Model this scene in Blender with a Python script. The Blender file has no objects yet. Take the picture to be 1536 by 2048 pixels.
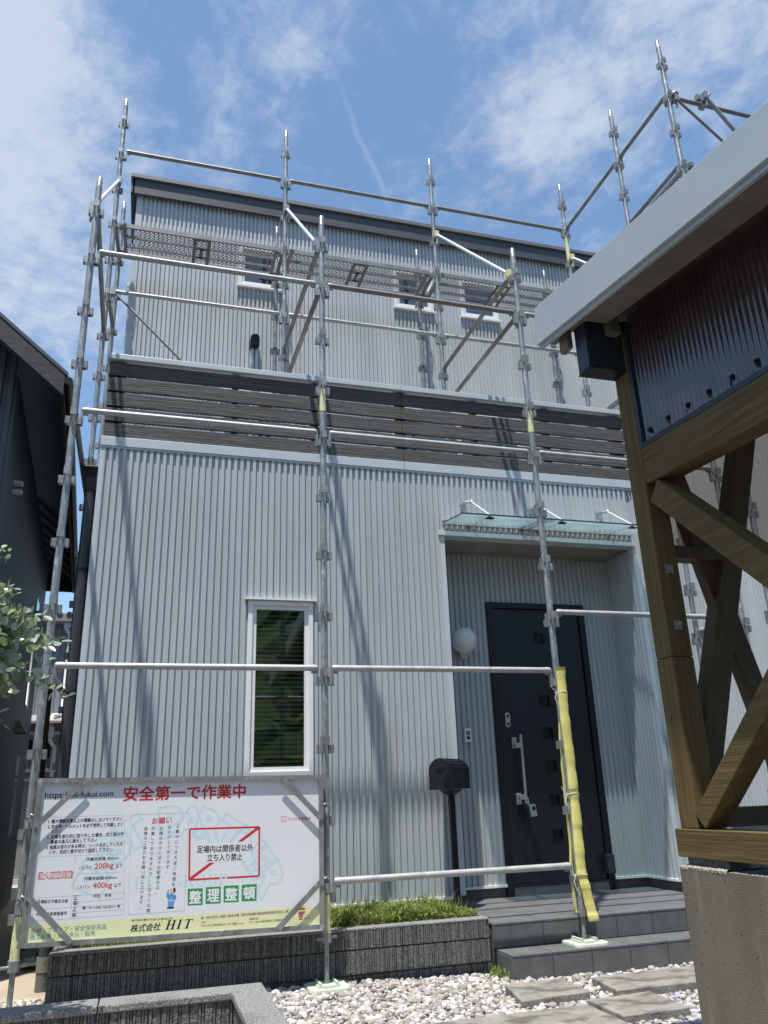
import bpy, bmesh, math, random
import numpy as np
from mathutils import Vector, Matrix
R = math.radians
random.seed(7); rng = np.random.default_rng(11)
scene = bpy.context.scene
C = scene.collection
# ------------------------------------------------------------------ camera
cam_d = bpy.data.cameras.new('camera'); cam = bpy.data.objects.new('camera', cam_d); C.objects.link(cam)
cam_d.sensor_fit = 'HORIZONTAL'; cam_d.sensor_width = 36.0; cam_d.lens = 1574.58/1536*36.0
cam_d.clip_start = 0.05; cam_d.clip_end = 3000
RIGHT = Vector((0.95974193, -0.27896737, -0.032751)); DOWN = Vector((0.06390835, 0.33041894, -0.94166823)); FWD = Vector((0.27351625, 0.90166542, 0.33494525))
cam.matrix_world = Matrix(((RIGHT.x, -DOWN.x, -FWD.x, 0), (RIGHT.y, -DOWN.y, -FWD.y, 0), (RIGHT.z, -DOWN.z, -FWD.z, 0), (0, 0, 0, 1)))
scene.camera = cam
scene.view_settings.view_transform = 'Standard'; scene.view_settings.look = 'None'
scene.view_settings.gamma = 1.0; scene.view_settings.exposure = 0.55
# ------------------------------------------------------------------ sun and sky
SUN = Vector((-0.165, -0.222, 1.0)).normalized()
sd = bpy.data.lights.new('sun', 'SUN'); sd.energy = 4.7; sd.angle = R(0.8); sd.color = (1.0, 0.955, 0.89)
so = bpy.data.objects.new('sun', sd); C.objects.link(so); so.location = SUN*40
so.rotation_euler = SUN.to_track_quat('Z', 'Y').to_euler()
world = bpy.data.worlds.new('World'); scene.world = world; world.use_nodes = True
nt = world.node_tree; nt.nodes.clear()
def nd(tree, t, **kw):
    n = tree.nodes.new(t)
    for k, v in kw.items(): setattr(n, k, v)
    return n
def lk(tree, a, b): tree.links.new(a, b)
sky = nd(nt, 'ShaderNodeTexSky', sky_type='NISHITA'); sky.sun_disc = False
sky.sun_elevation = math.asin(SUN.z); sky.sun_rotation = math.atan2(SUN.x, SUN.y); sky.air_density = 1.0; sky.dust_density = 0.6; sky.ozone_density = 1.6
tc = nd(nt, 'ShaderNodeTexCoord'); sep = nd(nt, 'ShaderNodeSeparateXYZ'); lk(nt, tc.outputs['Generated'], sep.inputs[0])
def wmath(op, a, b=None, clamp=False):
    n = nd(nt, 'ShaderNodeMath', operation=op, use_clamp=clamp)
    for i, v in enumerate((a, b)):
        if v is None: continue
        if isinstance(v, (int, float)): n.inputs[i].default_value = v
        else: lk(nt, v, n.inputs[i])
    return n.outputs[0]
zc = wmath('MAXIMUM', sep.outputs[2], 0.06)
px_ = wmath('DIVIDE', sep.outputs[0], zc); py_ = wmath('DIVIDE', sep.outputs[1], zc)
comb = nd(nt, 'ShaderNodeCombineXYZ'); lk(nt, px_, comb.inputs[0]); lk(nt, py_, comb.inputs[1])
def wnoise(scale, detail, rough, dist, rot, sx, sy, off):
    m = nd(nt, 'ShaderNodeMapping'); m.inputs['Rotation'].default_value = (0, 0, rot); m.inputs['Scale'].default_value = (sx, sy, 1); m.inputs['Location'].default_value = off
    lk(nt, comb.outputs[0], m.inputs[0])
    n = nd(nt, 'ShaderNodeTexNoise'); n.inputs['Scale'].default_value = scale; n.inputs['Detail'].default_value = detail
    n.inputs['Roughness'].default_value = rough; n.inputs['Distortion'].default_value = dist
    lk(nt, m.outputs[0], n.inputs['Vector']); return n.outputs['Fac']
def lobe(cx, cy, r, amp):                       # a bank of cloud standing over one part of the sky
    dx = wmath('SUBTRACT', px_, cx); dy = wmath('SUBTRACT', py_, cy)
    d = wmath('ADD', wmath('MULTIPLY', dx, dx), wmath('MULTIPLY', dy, dy))
    return wmath('MULTIPLY', wmath('SUBTRACT', 1.0, wmath('DIVIDE', d, r*r), True), amp)
big = wnoise(2.3, 8, 0.62, 0.6, 0.5, 1.0, 1.0, (3.1, 1.7, 0)); fine = wnoise(14.0, 9, 0.67, 0.20, 0.9, 1.1, 0.95, (0.4, 5.2, 0))
wisp = wnoise(3.4, 7, 0.66, 1.1, -0.9, 1.7, 0.8, (7.7, 2.2, 0))
cov = wmath('ADD', wmath('MULTIPLY', big, 0.55), wmath('MULTIPLY', fine, 0.80))
cov = wmath('ADD', cov, wmath('MULTIPLY', wisp, 0.22))
for l in ((-0.30, 1.05, 0.30, 0.42), (-0.30, 0.78, 0.26, 0.34), (-0.36, 1.5, 0.45, 0.36), (0.10, 0.90, 0.13, 0.20), (0.06, 1.05, 0.08, 0.12), (0.14, 0.76, 0.14, 0.20), (0.66, 0.64, 0.36, 0.28), (0.53, 0.86, 0.16, 0.20), (0.36, 0.66, 0.12, 0.10), (0.0, -0.5, 0.8, 0.2)):
    cov = wmath('ADD', cov, lobe(*l))
mr = nd(nt, 'ShaderNodeMapRange'); mr.interpolation_type = 'SMOOTHSTEP'; lk(nt, cov, mr.inputs[0])
mr.inputs[1].default_value = 0.76; mr.inputs[2].default_value = 1.32; mr.inputs[3].default_value = 0.0; mr.inputs[4].default_value = 0.78
# a faint old contrail: a thin line of cloud with a ragged edge
trn = wnoise(9.0, 4, 0.6, 0.2, 0.0, 1, 1, (1, 9, 0))
tl = wmath('ADD', wmath('SUBTRACT', px_, wmath('ADD', wmath('MULTIPLY', py_, 0.614), -0.316)), wmath('MULTIPLY', wmath('SUBTRACT', trn, 0.5), 0.035))
tr = wmath('MULTIPLY', wmath('SUBTRACT', 1.0, wmath('DIVIDE', wmath('ABSOLUTE', tl), 0.010), True), 0.17)
gate = wmath('MULTIPLY', wmath('SUBTRACT', 1.0, wmath('DIVIDE', wmath('ABSOLUTE', wmath('SUBTRACT', py_, 1.0)), 0.16), True), 1.5, True)
mask = wmath('ADD', mr.outputs[0], wmath('MULTIPLY', tr, gate), True)
bg1 = nd(nt, 'ShaderNodeBackground'); bg1.inputs[1].default_value = 0.125; tint = nd(nt, 'ShaderNodeMix', data_type='RGBA', blend_type='MULTIPLY'); tint.inputs[0].default_value = 1.0; lk(nt, sky.outputs[0], tint.inputs[6]); tint.inputs[7].default_value = (0.98, 1.09, 1.09, 1); lk(nt, tint.outputs[2], bg1.inputs[0])
bg2 = nd(nt, 'ShaderNodeBackground'); bg2.inputs[0].default_value = (0.80, 0.88, 1.0, 1); bg2.inputs[1].default_value = 0.60
mx = nd(nt, 'ShaderNodeMixShader'); lk(nt, mask, mx.inputs[0]); lk(nt, bg1.outputs[0], mx.inputs[1]); lk(nt, bg2.outputs[0], mx.inputs[2])
wo = nd(nt, 'ShaderNodeOutputWorld'); lk(nt, mx.outputs[0], wo.inputs[0])
# ------------------------------------------------------------------ mesh helpers
class MB:
    def __init__(s): s.v = []; s.f = []; s.sm = []
    def add(s, vs, fs, smooth=False):
        o = len(s.v); s.v.extend(tuple(map(float, v)) for v in vs)
        for f in fs: s.f.append(tuple(i+o for i in f)); s.sm.append(smooth)
        return s
    def box(s, x0, x1, y0, y1, z0, z1):
        return s.add([(x0,y0,z0),(x1,y0,z0),(x1,y1,z0),(x0,y1,z0),(x0,y0,z1),(x1,y0,z1),(x1,y1,z1),(x0,y1,z1)],
              [(0,3,2,1),(4,5,6,7),(0,1,5,4),(1,2,6,5),(2,3,7,6),(3,0,4,7)])
    def obox(s, c, ax, ay, az):                 # centre and three half-axis vectors
        c, ax, ay, az = map(Vector, (c, ax, ay, az)); vs = []
        for k in (-1, 1):
            for a, b in ((-1,-1),(1,-1),(1,1),(-1,1)): vs.append(c+a*ax+b*ay+k*az)
        return s.add(vs, [(0,3,2,1),(4,5,6,7),(0,1,5,4),(1,2,6,5),(2,3,7,6),(3,0,4,7)])
    def beam(s, p0, p1, w, h, up=(0,0,1)):      # square timber from p0 to p1, w across, h along up
        p0, p1, up = Vector(p0), Vector(p1), Vector(up); d = p1-p0; dn = d.normalized()
        a = dn.cross(up).normalized(); b = a.cross(dn).normalized()
        return s.obox((p0+p1)/2, d/2, a*w/2, b*h/2)
    def tube(s, p0, p1, r0, r1=None, n=14, cap=True):
        return s.path([p0, p1], [r0, r0 if r1 is None else r1], n, cap)
    def path(s, pts, rs, n=12, cap=True):
        pts = [Vector(p) for p in pts]; rings = []
        d0 = (pts[1]-pts[0]).normalized(); ref = Vector((0,0,1)) if abs(d0.z) < .9 else Vector((1,0,0))
        a = d0.cross(ref).normalized()
        for i, p in enumerate(pts):
            d = ((pts[min(i+1, len(pts)-1)]-pts[max(i-1, 0)])).normalized()
            a = (a-d*a.dot(d)).normalized(); b = d.cross(a); r = rs[i] if isinstance(rs, (list, tuple)) else rs
            rings.append([p+a*r*math.cos(t)+b*r*math.sin(t) for t in (2*math.pi*j/n for j in range(n))])
        s.add([v for q in rings for v in q], [(i*n+j, i*n+(j+1)%n, (i+1)*n+(j+1)%n, (i+1)*n+j) for i in range(len(pts)-1) for j in range(n)], True)
        if cap:
            s.add(rings[0], [tuple(range(n))[::-1]]); s.add(rings[-1], [tuple(range(n))])
        return s
    def prism(s, poly, y0, y1):                 # poly in X, Z; from y0 (front) to y1
        n = len(poly); vs = [(x, y0, z) for x, z in poly]+[(x, y1, z) for x, z in poly]
        return s.add(vs, [tuple(range(n)), tuple(range(2*n-1, n-1, -1))]+[(j, n+j, n+(j+1)%n, (j+1)%n) for j in range(n)])
    def flat(s, poly, y):
        return s.add([(x, y, z) for x, z in poly], [tuple(range(len(poly)))])
    def sphere(s, c, r, nu=24, nv=16, sz=1.0):
        vs = [(c[0]+r*math.sin(math.pi*i/nv)*math.cos(2*math.pi*j/nu), c[1]+r*math.sin(math.pi*i/nv)*math.sin(2*math.pi*j/nu), c[2]+sz*r*math.cos(math.pi*i/nv)) for i in range(nv+1) for j in range(nu)]
        return s.add(vs, [(i*nu+j, (i+1)*nu+j, (i+1)*nu+(j+1)%nu, i*nu+(j+1)%nu) for i in range(nv) for j in range(nu)], True)
    def sheet(s, prof, e0, e1, smooth=False):   # profile points swept by the vectors e0 -> e1
        n = len(prof); e0, e1 = Vector(e0), Vector(e1)
        return s.add([Vector(p)+e0 for p in prof]+[Vector(p)+e1 for p in prof], [(j, j+1, n+j+1, n+j) for j in range(n-1)], smooth)
CAM_SCALE = 1.0                                      # scale about the camera at the origin, set separately for house groups
def build(name, mb, m, loc=(0,0,0), parent=None, bevel=0):
    me = bpy.data.meshes.new(name); l = Vector(loc); u = CAM_SCALE
    me.from_pydata([(x*u-l.x, y*u-l.y, z*u-l.z) for x, y, z in mb.v], [], mb.f)
    me.polygons.foreach_set('use_smooth', mb.sm); me.materials.append(m); me.update()
    o = bpy.data.objects.new(name, me); C.objects.link(o)
    if parent is not None: o.parent = parent
    else: o.location = l
    if bevel:
        b = o.modifiers.new('bevel', 'BEVEL'); b.width = bevel; b.segments = 2; b.limit_method = 'ANGLE'
    return o
class Thing:
    def __init__(s, name, label, cat, loc, group=None, kind=None):
        s.o = bpy.data.objects.new(name, None); C.objects.link(s.o); s.loc = Vector(loc)*CAM_SCALE; s.o.location = s.loc
        s.o['label'] = label; s.o['category'] = cat
        if group: s.o['group'] = group
        s.o.empty_display_size = 0.1
    def part(s, name, mb, m, parent=None, bevel=0, label=None):
        o = build(name, mb, m, s.loc, parent if parent is not None else s.o, bevel)
        if label: o['label'] = label
        return o
def single(name, mb, m, label, cat, loc, group=None, bevel=0):
    o = build(name, mb, m, loc, None, bevel); o['label'] = label; o['category'] = cat
    if group: o['group'] = group
    return o
def struct(name, mb, m, kind='structure', label=None, cat=None):
    o = build(name, mb, m); o['kind'] = kind
    if label: o['label'] = label
    if cat: o['category'] = cat
    return o
# ------------------------------------------------------------------ materials
def pm(name, col, col2=None, scale=(6,6,6), rough=.5, metal=0., bump=0., bscale=None, lo=.35, hi=.65, detail=6, spec=.5, rvar=0., extra=None):
    m = bpy.data.materials.new(name); m.use_nodes = True; t = m.node_tree; b = t.nodes['Principled BSDF']
    b.inputs['Roughness'].default_value = rough; b.inputs['Metallic'].default_value = metal; b.inputs['Specular IOR Level'].default_value = spec
    b.inputs['Base Color'].default_value = (*col, 1)
    co = nd(t, 'ShaderNodeTexCoord'); mp = nd(t, 'ShaderNodeMapping'); mp.inputs['Scale'].default_value = scale; lk(t, co.outputs['Object'], mp.inputs[0])
    n = nd(t, 'ShaderNodeTexNoise'); n.inputs['Scale'].default_value = 1; n.inputs['Detail'].default_value = detail; n.inputs['Roughness'].default_value = .62; lk(t, mp.outputs[0], n.inputs['Vector'])
    if col2 is not None:
        r = nd(t, 'ShaderNodeValToRGB'); r.color_ramp.elements[0].position = lo; r.color_ramp.elements[1].position = hi
        r.color_ramp.elements[0].color = (*col, 1); r.color_ramp.elements[1].color = (*col2, 1)
        lk(t, n.outputs['Fac'], r.inputs[0]); lk(t, r.outputs[0], b.inputs['Base Color'])
    if rvar:
        q = nd(t, 'ShaderNodeMapRange'); lk(t, n.outputs['Fac'], q.inputs[0]); q.inputs[3].default_value = rough-rvar; q.inputs[4].default_value = rough+rvar; lk(t, q.outputs[0], b.inputs['Roughness'])
    if bump:
        n2 = n
        if bscale is not None:
            mp2 = nd(t, 'ShaderNodeMapping'); mp2.inputs['Scale'].default_value = bscale; lk(t, co.outputs['Object'], mp2.inputs[0])
            n2 = nd(t, 'ShaderNodeTexNoise'); n2.inputs['Scale'].default_value = 1; n2.inputs['Detail'].default_value = 5; lk(t, mp2.outputs[0], n2.inputs['Vector'])
        bp = nd(t, 'ShaderNodeBump'); bp.inputs['Strength'].default_value = bump; bp.inputs['Distance'].default_value = .01
        lk(t, n2.outputs['Fac'], bp.inputs['Height']); lk(t, bp.outputs[0], b.inputs['Normal'])
    return m
def overlay(m, col, scale, lo, hi, amount=1.0, detail=5, dist=0.):
    """a second mottle (dirt, stain, chips) laid over a material's own colour"""
    t = m.node_tree; b = t.nodes['Principled BSDF']; inp = b.inputs['Base Color']
    co = nd(t, 'ShaderNodeTexCoord'); mp = nd(t, 'ShaderNodeMapping'); mp.inputs['Scale'].default_value = scale; mp.inputs['Location'].default_value = (3.3, 1.1, 7.7); lk(t, co.outputs['Object'], mp.inputs[0])
    n = nd(t, 'ShaderNodeTexNoise'); n.inputs['Scale'].default_value = 1; n.inputs['Detail'].default_value = detail; n.inputs['Distortion'].default_value = dist; lk(t, mp.outputs[0], n.inputs['Vector'])
    q = nd(t, 'ShaderNodeMapRange'); lk(t, n.outputs['Fac'], q.inputs[0]); q.inputs[1].default_value = lo; q.inputs[2].default_value = hi; q.inputs[4].default_value = amount
    mix = nd(t, 'ShaderNodeMix', data_type='RGBA'); lk(t, q.outputs[0], mix.inputs[0])
    if inp.is_linked: lk(t, inp.links[0].from_socket, mix.inputs[6])
    else: mix.inputs[6].default_value = inp.default_value
    mix.inputs[7].default_value = (*col, 1); lk(t, mix.outputs[2], inp); return m
def glassy(name, tint, refl=.12, rough=.02, alpha=.8, ior=1.5):
    m = bpy.data.materials.new(name); m.use_nodes = True; t = m.node_tree; t.nodes.remove(t.nodes['Principled BSDF'])
    tr = nd(t, 'ShaderNodeBsdfTransparent'); tr.inputs[0].default_value = (*tint, 1)
    gl = nd(t, 'ShaderNodeBsdfGlossy'); gl.inputs['Roughness'].default_value = rough
    fr = nd(t, 'ShaderNodeFresnel'); fr.inputs[0].default_value = ior
    ma = nd(t, 'ShaderNodeMath', operation='ADD', use_clamp=True); lk(t, fr.outputs[0], ma.inputs[0]); ma.inputs[1].default_value = refl
    mx = nd(t, 'ShaderNodeMixShader'); lk(t, ma.outputs[0], mx.inputs[0]); lk(t, tr.outputs[0], mx.inputs[1]); lk(t, gl.outputs[0], mx.inputs[2])
    lk(t, mx.outputs[0], t.nodes['Material Output'].inputs[0]); return m
M = {}
M['wall'] = overlay(pm('wall_sheet', (.41,.445,.465), (.465,.495,.51), (1.5,1.5,.5), .42, .0, .05, (40,40,3), spec=.55, rvar=.06), (.33,.33,.32), (14,14,.5), .52, .76, .40)
M['wall_up'] = overlay(overlay(pm('upper_wall_sheet', (.44,.475,.50), (.53,.56,.575), (3,3,.35), .42, .0, .05, (40,40,3), spec=.55), (.33,.30,.265), (7,1,.55), .54, .78, .28), (.58,.58,.58), (18,1,.3), .55, .72, .4)
M['trim'] = pm('light_metal_trim', (.46,.51,.545), (.53,.575,.60), (2,2,2), .38, .0, spec=.6)
M['fascia'] = pm('dark_grey_fascia', (.050,.060,.070), (.068,.078,.087), (1,4,6), .45)
M['fascia_edge'] = pm('roof_edge_metal', (.15,.148,.145), (.19,.185,.18), (3,3,3), .5, .2)
M['galv'] = overlay(overlay(pm('galvanised_steel', (.23,.245,.245), (.34,.35,.345), (14,14,9), .42, .45, .12, (60,60,25), rvar=.1), (.52,.53,.51), (28,28,12), .60, .66, .8), (.17,.13,.09), (10,10,4), .57, .72, .65)
M['rail'] = overlay(pm('rail_steel', (.34,.35,.35), (.46,.465,.46), (9,9,9), .50, .30, .08, (50,50,50), rvar=.1), (.22,.19,.15), (6,6,6), .60, .75, .5)
M['brownrail'] = overlay(pm('worn_steel', (.20,.185,.165), (.28,.265,.245), (9,9,9), .48, .4, .08, (50,50,50)), (.36,.30,.12), (4,4,4), .66, .70, .7)
M['silver'] = pm('bright_brace_tube', (.62,.64,.66), (.72,.73,.74), (8,8,8), .35, .3)
M['ypaint'] = overlay(pm('pale_yellow_paint', (.66,.62,.30), (.72,.69,.40), (9,9,9), .5), (.25,.26,.24), (30,30,12), .60, .68, .8)
M['ypad'] = pm('yellow_foam', (.68,.61,.15), (.80,.74,.27), (9,9,6), .85, 0, .5, (160,160,160))
M['pad'] = pm('pale_green_pad', (.43,.49,.39), (.50,.55,.45), (25,25,25), .6)
M['deck'] = pm('deck_steel', (.20,.20,.195), (.27,.27,.26), (12,12,12), .5, .5)
M['mesh'] = pm('deck_mesh_steel', (.16,.155,.15), (.24,.235,.225), (12,12,12), .5, .45)
M['hatch'] = pm('deck_plate', (.12,.12,.11), (.17,.17,.155), (12,12,12), .5, .3)
M['plank'] = overlay(overlay(pm('weathered_plank', (.052,.050,.048), (.098,.096,.093), (2.0,20,70), .8, 0, .5, (3,40,140)), (.22,.215,.21), (5,30,220), .58, .72, .7), (.03,.027,.025), (7,20,25), .62, .72, .6)
M['void'] = pm('dark_interior', (.012,.012,.012), None, rough=.9)
M['black'] = pm('black_metal', (.010,.011,.015), (.015,.016,.020), (9,9,9), .38, spec=.3)
M['pipe'] = pm('dark_pipe', (.030,.033,.037), (.045,.048,.052), (3,3,3), .38)
M['door'] = pm('navy_black_door', (.010,.015,.022), (.013,.018,.025), (5,5,5), .38)
M['doorframe'] = pm('black_door_frame', (.006,.008,.012), None, rough=.4)
M['chrome'] = pm('brushed_steel', (.55,.55,.55), (.63,.63,.62), (30,30,30), .32, .8)
M['white'] = pm('white_frame', (.74,.74,.72), (.79,.79,.78), (9,9,9), .45)
M['soffit'] = overlay(pm('soffit_board', (.22,.205,.18), (.26,.24,.21), (5,5,5), .8), (.34,.32,.29), (2.2,.2,1), .56, .66, .5)
M['found'] = pm('foundation', (.10,.10,.095), (.16,.155,.145), (9,9,25), .9, 0, .4, (80,80,80))
M['tile'] = pm('porch_tile', (.095,.098,.101), (.135,.137,.14), (8,8,8), .55, 0, .35, (150,150,150))
M['grout'] = pm('grout', (.07,.07,.07), (.11,.11,.105), (40,40,40), .9)
M['block'] = overlay(pm('split_block', (.09,.086,.08), (.20,.192,.182), (70,70,60), .9, 0, .8, (120,120,120), lo=.38, hi=.62), (.030,.028,.026), (38,2,1.2), .52, .68, .7)
M['blocktop'] = overlay(pm('block_top', (.08,.079,.077), (.36,.35,.34), (120,120,120), .92, 0, .9, (140,140,140)), (.07,.066,.06), (4,4,4), .55, .7, .55)
M['conc'] = overlay(overlay(pm('cast_concrete', (.135,.109,.076), (.205,.170,.126), (5,5,1.3), .92, 0, .30, (150,150,190), lo=.3, hi=.7), (.090,.072,.050), (4,3.2,.7), .52, .72, .5), (.40,.38,.34), (14,14,1.2), .62, .74, .35); overlay(M['conc'], (.045,.036,.026), (60,60,50), .655, .69, .8, 3)
M['conctop'] = pm('rough_aggregate', (.20,.165,.115), (.46,.41,.33), (110,110,110), .95, 0, .8, (160,160,160))
M['slab'] = overlay(pm('paving_slab', (.185,.176,.155), (.26,.248,.220), (9,9,9), .9, 0, .5, (70,70,70)), (.075,.068,.056), (6,9,6), .47, .64, .8)
M['passage'] = overlay(pm('concrete_ground', (.34,.28,.20), (.42,.36,.27), (3,3,3), .95, 0, .4, (60,60,60)), (.24,.19,.13), (1.8,2.5,2), .50, .70, .6)
M['wood'] = overlay(pm('stained_timber', (.094,.062,.019), (.150,.102,.036), (34,1.6,34), .72, 0, .25, (120,4,120), spec=.35), (.040,.028,.012), (70,2.2,70), .56, .70, .5)
M['woodv'] = overlay(pm('stained_timber_upright', (.094,.062,.019), (.150,.102,.036), (34,34,1.6), .72, 0, .25, (120,120,4), spec=.35), (.040,.028,.012), (70,70,2.2), .56, .70, .5)
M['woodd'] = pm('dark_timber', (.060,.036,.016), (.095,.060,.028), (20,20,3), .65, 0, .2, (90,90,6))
M['navy'] = pm('navy_cladding', (.028,.038,.052), (.036,.046,.062), (4,4,4), .38)
M['rake'] = overlay(overlay(pm('pale_grey_board', (.41,.45,.47), (.45,.49,.51), (2,2,2), .5), (.34,.36,.36), (3,1.2,9), .56, .74, .5), (.22,.22,.21), (26,26,26), .72, .75, .6)
M['cream'] = overlay(pm('old_beige_board', (.16,.145,.12), (.20,.18,.15), (9,9,9), .8), (.07,.05,.03), (25,25,25), .64, .70, .6)
M['dsheet'] = pm('dark_green_sheet', (.052,.070,.080), (.068,.086,.095), (2,2,1), .45)
M['dwood'] = overlay(pm('dark_eave_timber', (.030,.030,.032), (.045,.044,.046), (6,6,25), .75, 0, .3), (.10,.092,.085), (9,9,50), .6, .7, .5)
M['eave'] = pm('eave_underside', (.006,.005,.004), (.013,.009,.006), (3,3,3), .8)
M['bsheet'] = pm('blue_grey_sheet', (.27,.31,.36), (.33,.36,.40), (3,3,1), .45, .1)
M['bwall'] = pm('brown_grey_wall', (.25,.235,.23), (.31,.295,.285), (3,3,3), .7)
M['pvc'] = pm('white_pvc', (.62,.64,.66), (.7,.71,.72), (6,6,6), .4)
M['board'] = overlay(pm('sign_board', (.74,.76,.79), (.78,.79,.81), (3,3,3), .38), (.55,.55,.54), (14,14,14), .68, .74, .35)
M['ink'] = pm('sign_ink', (.018,.018,.022), None, rough=.5); M['navyink'] = pm('sign_navy', (.015,.02,.05), None, rough=.5)
M['red'] = pm('sign_red', (.55,.016,.022), (.62,.03,.035), (9,9,9), .5); M['teal'] = pm('sign_teal', (.045,.20,.30), None, rough=.5)
M['green'] = pm('sign_green', (.022,.29,.10), None, rough=.5); M['yellow'] = pm('sign_yellow', (.76,.76,.42), (.78,.78,.46), (6,6,6), .5)
M['pblue'] = pm('sign_pale_blue', (.56,.71,.79), None, rough=.5); M['line'] = pm('sign_line', (.42,.44,.46), None, rough=.5)
M['whiteink'] = pm('sign_white', (.8,.8,.8), None, rough=.5); M['orange'] = pm('sign_orange', (.72,.30,.04), None, rough=.5)
M['skin'] = pm('sign_skin', (.72,.50,.30), None, rough=.5); M['suit'] = pm('sign_blue', (.12,.33,.68), None, rough=.5); M['purple'] = pm('sign_purple', (.25,.06,.30), None, rough=.5)
M['pink'] = pm('sign_pink', (.60,.06,.20), None, rough=.5)
M['soil'] = pm('soil', (.055,.042,.028), (.09,.07,.045), (12,12,12), .95, 0, .6, (60,60,60))
M['leafbag'] = pm('lamp_glass', (.66,.67,.66), (.70,.71,.70), (3,3,3), .28)
M['blind'] = pm('blind_slat', (.40,.44,.30), (.46,.49,.35), (5,5,5), .5)
M['pane'] = glassy('window_glass', (.86,.93,.84), .05, .01)
M['paneup'] = glassy('upper_window_glass', (.16,.20,.26), .22, .015)
M['canopy'] = glassy('canopy_glass', (.80,.89,.92), .05, .02)
def milky_glass(m, col, amt):                   # milky layer over a sheet: dust, water marks, painted sky reflection
    t = m.node_tree; out = t.nodes['Material Output']; src = out.inputs[0].links[0].from_socket
    df = nd(t, 'ShaderNodeBsdfDiffuse'); df.inputs[0].default_value = (*col, 1); tl = nd(t, 'ShaderNodeBsdfTranslucent'); tl.inputs[0].default_value = (*col, 1)
    a = nd(t, 'ShaderNodeMixShader'); a.inputs[0].default_value = .6; lk(t, df.outputs[0], a.inputs[1]); lk(t, tl.outputs[0], a.inputs[2])
    co = nd(t, 'ShaderNodeTexCoord'); n = nd(t, 'ShaderNodeTexNoise'); n.inputs['Scale'].default_value = 5; n.inputs['Detail'].default_value = 6; lk(t, co.outputs['Object'], n.inputs['Vector'])
    q = nd(t, 'ShaderNodeMapRange'); lk(t, n.outputs['Fac'], q.inputs[0]); q.inputs[1].default_value = .3; q.inputs[2].default_value = .7; q.inputs[3].default_value = amt*.5; q.inputs[4].default_value = amt
    b = nd(t, 'ShaderNodeMixShader'); lk(t, q.outputs[0], b.inputs[0]); lk(t, src, b.inputs[1]); lk(t, a.outputs[0], b.inputs[2]); lk(t, b.outputs[0], out.inputs[0]); return m
milky_glass(M['canopy'], (.62,.77,.84), .24)  # pale blue layer also puts the sky's reflection into the canopy colour
M['smoke'] = milky_glass(glassy('smoky_sheet', (.16,.095,.08), .13, .13), (.25,.175,.175), .48)
M['smoke2'] = glassy('bronze_sheet', (.50,.43,.38), .03, .10)
def attr_mat(name, rough, bump=0, tl=0):
    m = bpy.data.materials.new(name); m.use_nodes = True; t = m.node_tree; b = t.nodes['Principled BSDF']; b.inputs['Roughness'].default_value = rough
    a = nd(t, 'ShaderNodeAttribute'); a.attribute_name = 'tone'; lk(t, a.outputs['Color'], b.inputs['Base Color']); b.inputs['Specular IOR Level'].default_value = .35
    if bump:
        co = nd(t, 'ShaderNodeTexCoord'); n = nd(t, 'ShaderNodeTexNoise'); n.inputs['Scale'].default_value = 90; lk(t, co.outputs['Object'], n.inputs['Vector'])
        bp = nd(t, 'ShaderNodeBump'); bp.inputs['Strength'].default_value = bump; bp.inputs['Distance'].default_value = .004; lk(t, n.outputs['Fac'], bp.inputs['Height']); lk(t, bp.outputs[0], b.inputs['Normal'])
    if tl:
        tr = nd(t, 'ShaderNodeBsdfTranslucent'); lk(t, a.outputs['Color'], tr.inputs[0]); mx = nd(t, 'ShaderNodeMixShader'); mx.inputs[0].default_value = tl
        lk(t, b.outputs[0], mx.inputs[1]); lk(t, tr.outputs[0], mx.inputs[2]); lk(t, mx.outputs[0], t.nodes['Material Output'].inputs[0])
    return m
def tones(o, cols):                             # one colour per face
    me = o.data; a = me.attributes.new('tone', 'FLOAT_COLOR', 'FACE')
    a.data.foreach_set('color', np.asarray([(*c, 1.0) for c in cols], dtype=np.float32).ravel())
M['stone'] = attr_mat('pebble', .75, .4); M['grass'] = attr_mat('grass_blade', .6, 0, .35); M['leaf'] = attr_mat('round_leaf', .38, 0, .35); M['leaf'].node_tree.nodes['Principled BSDF'].inputs['Specular IOR Level'].default_value = .75
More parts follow.
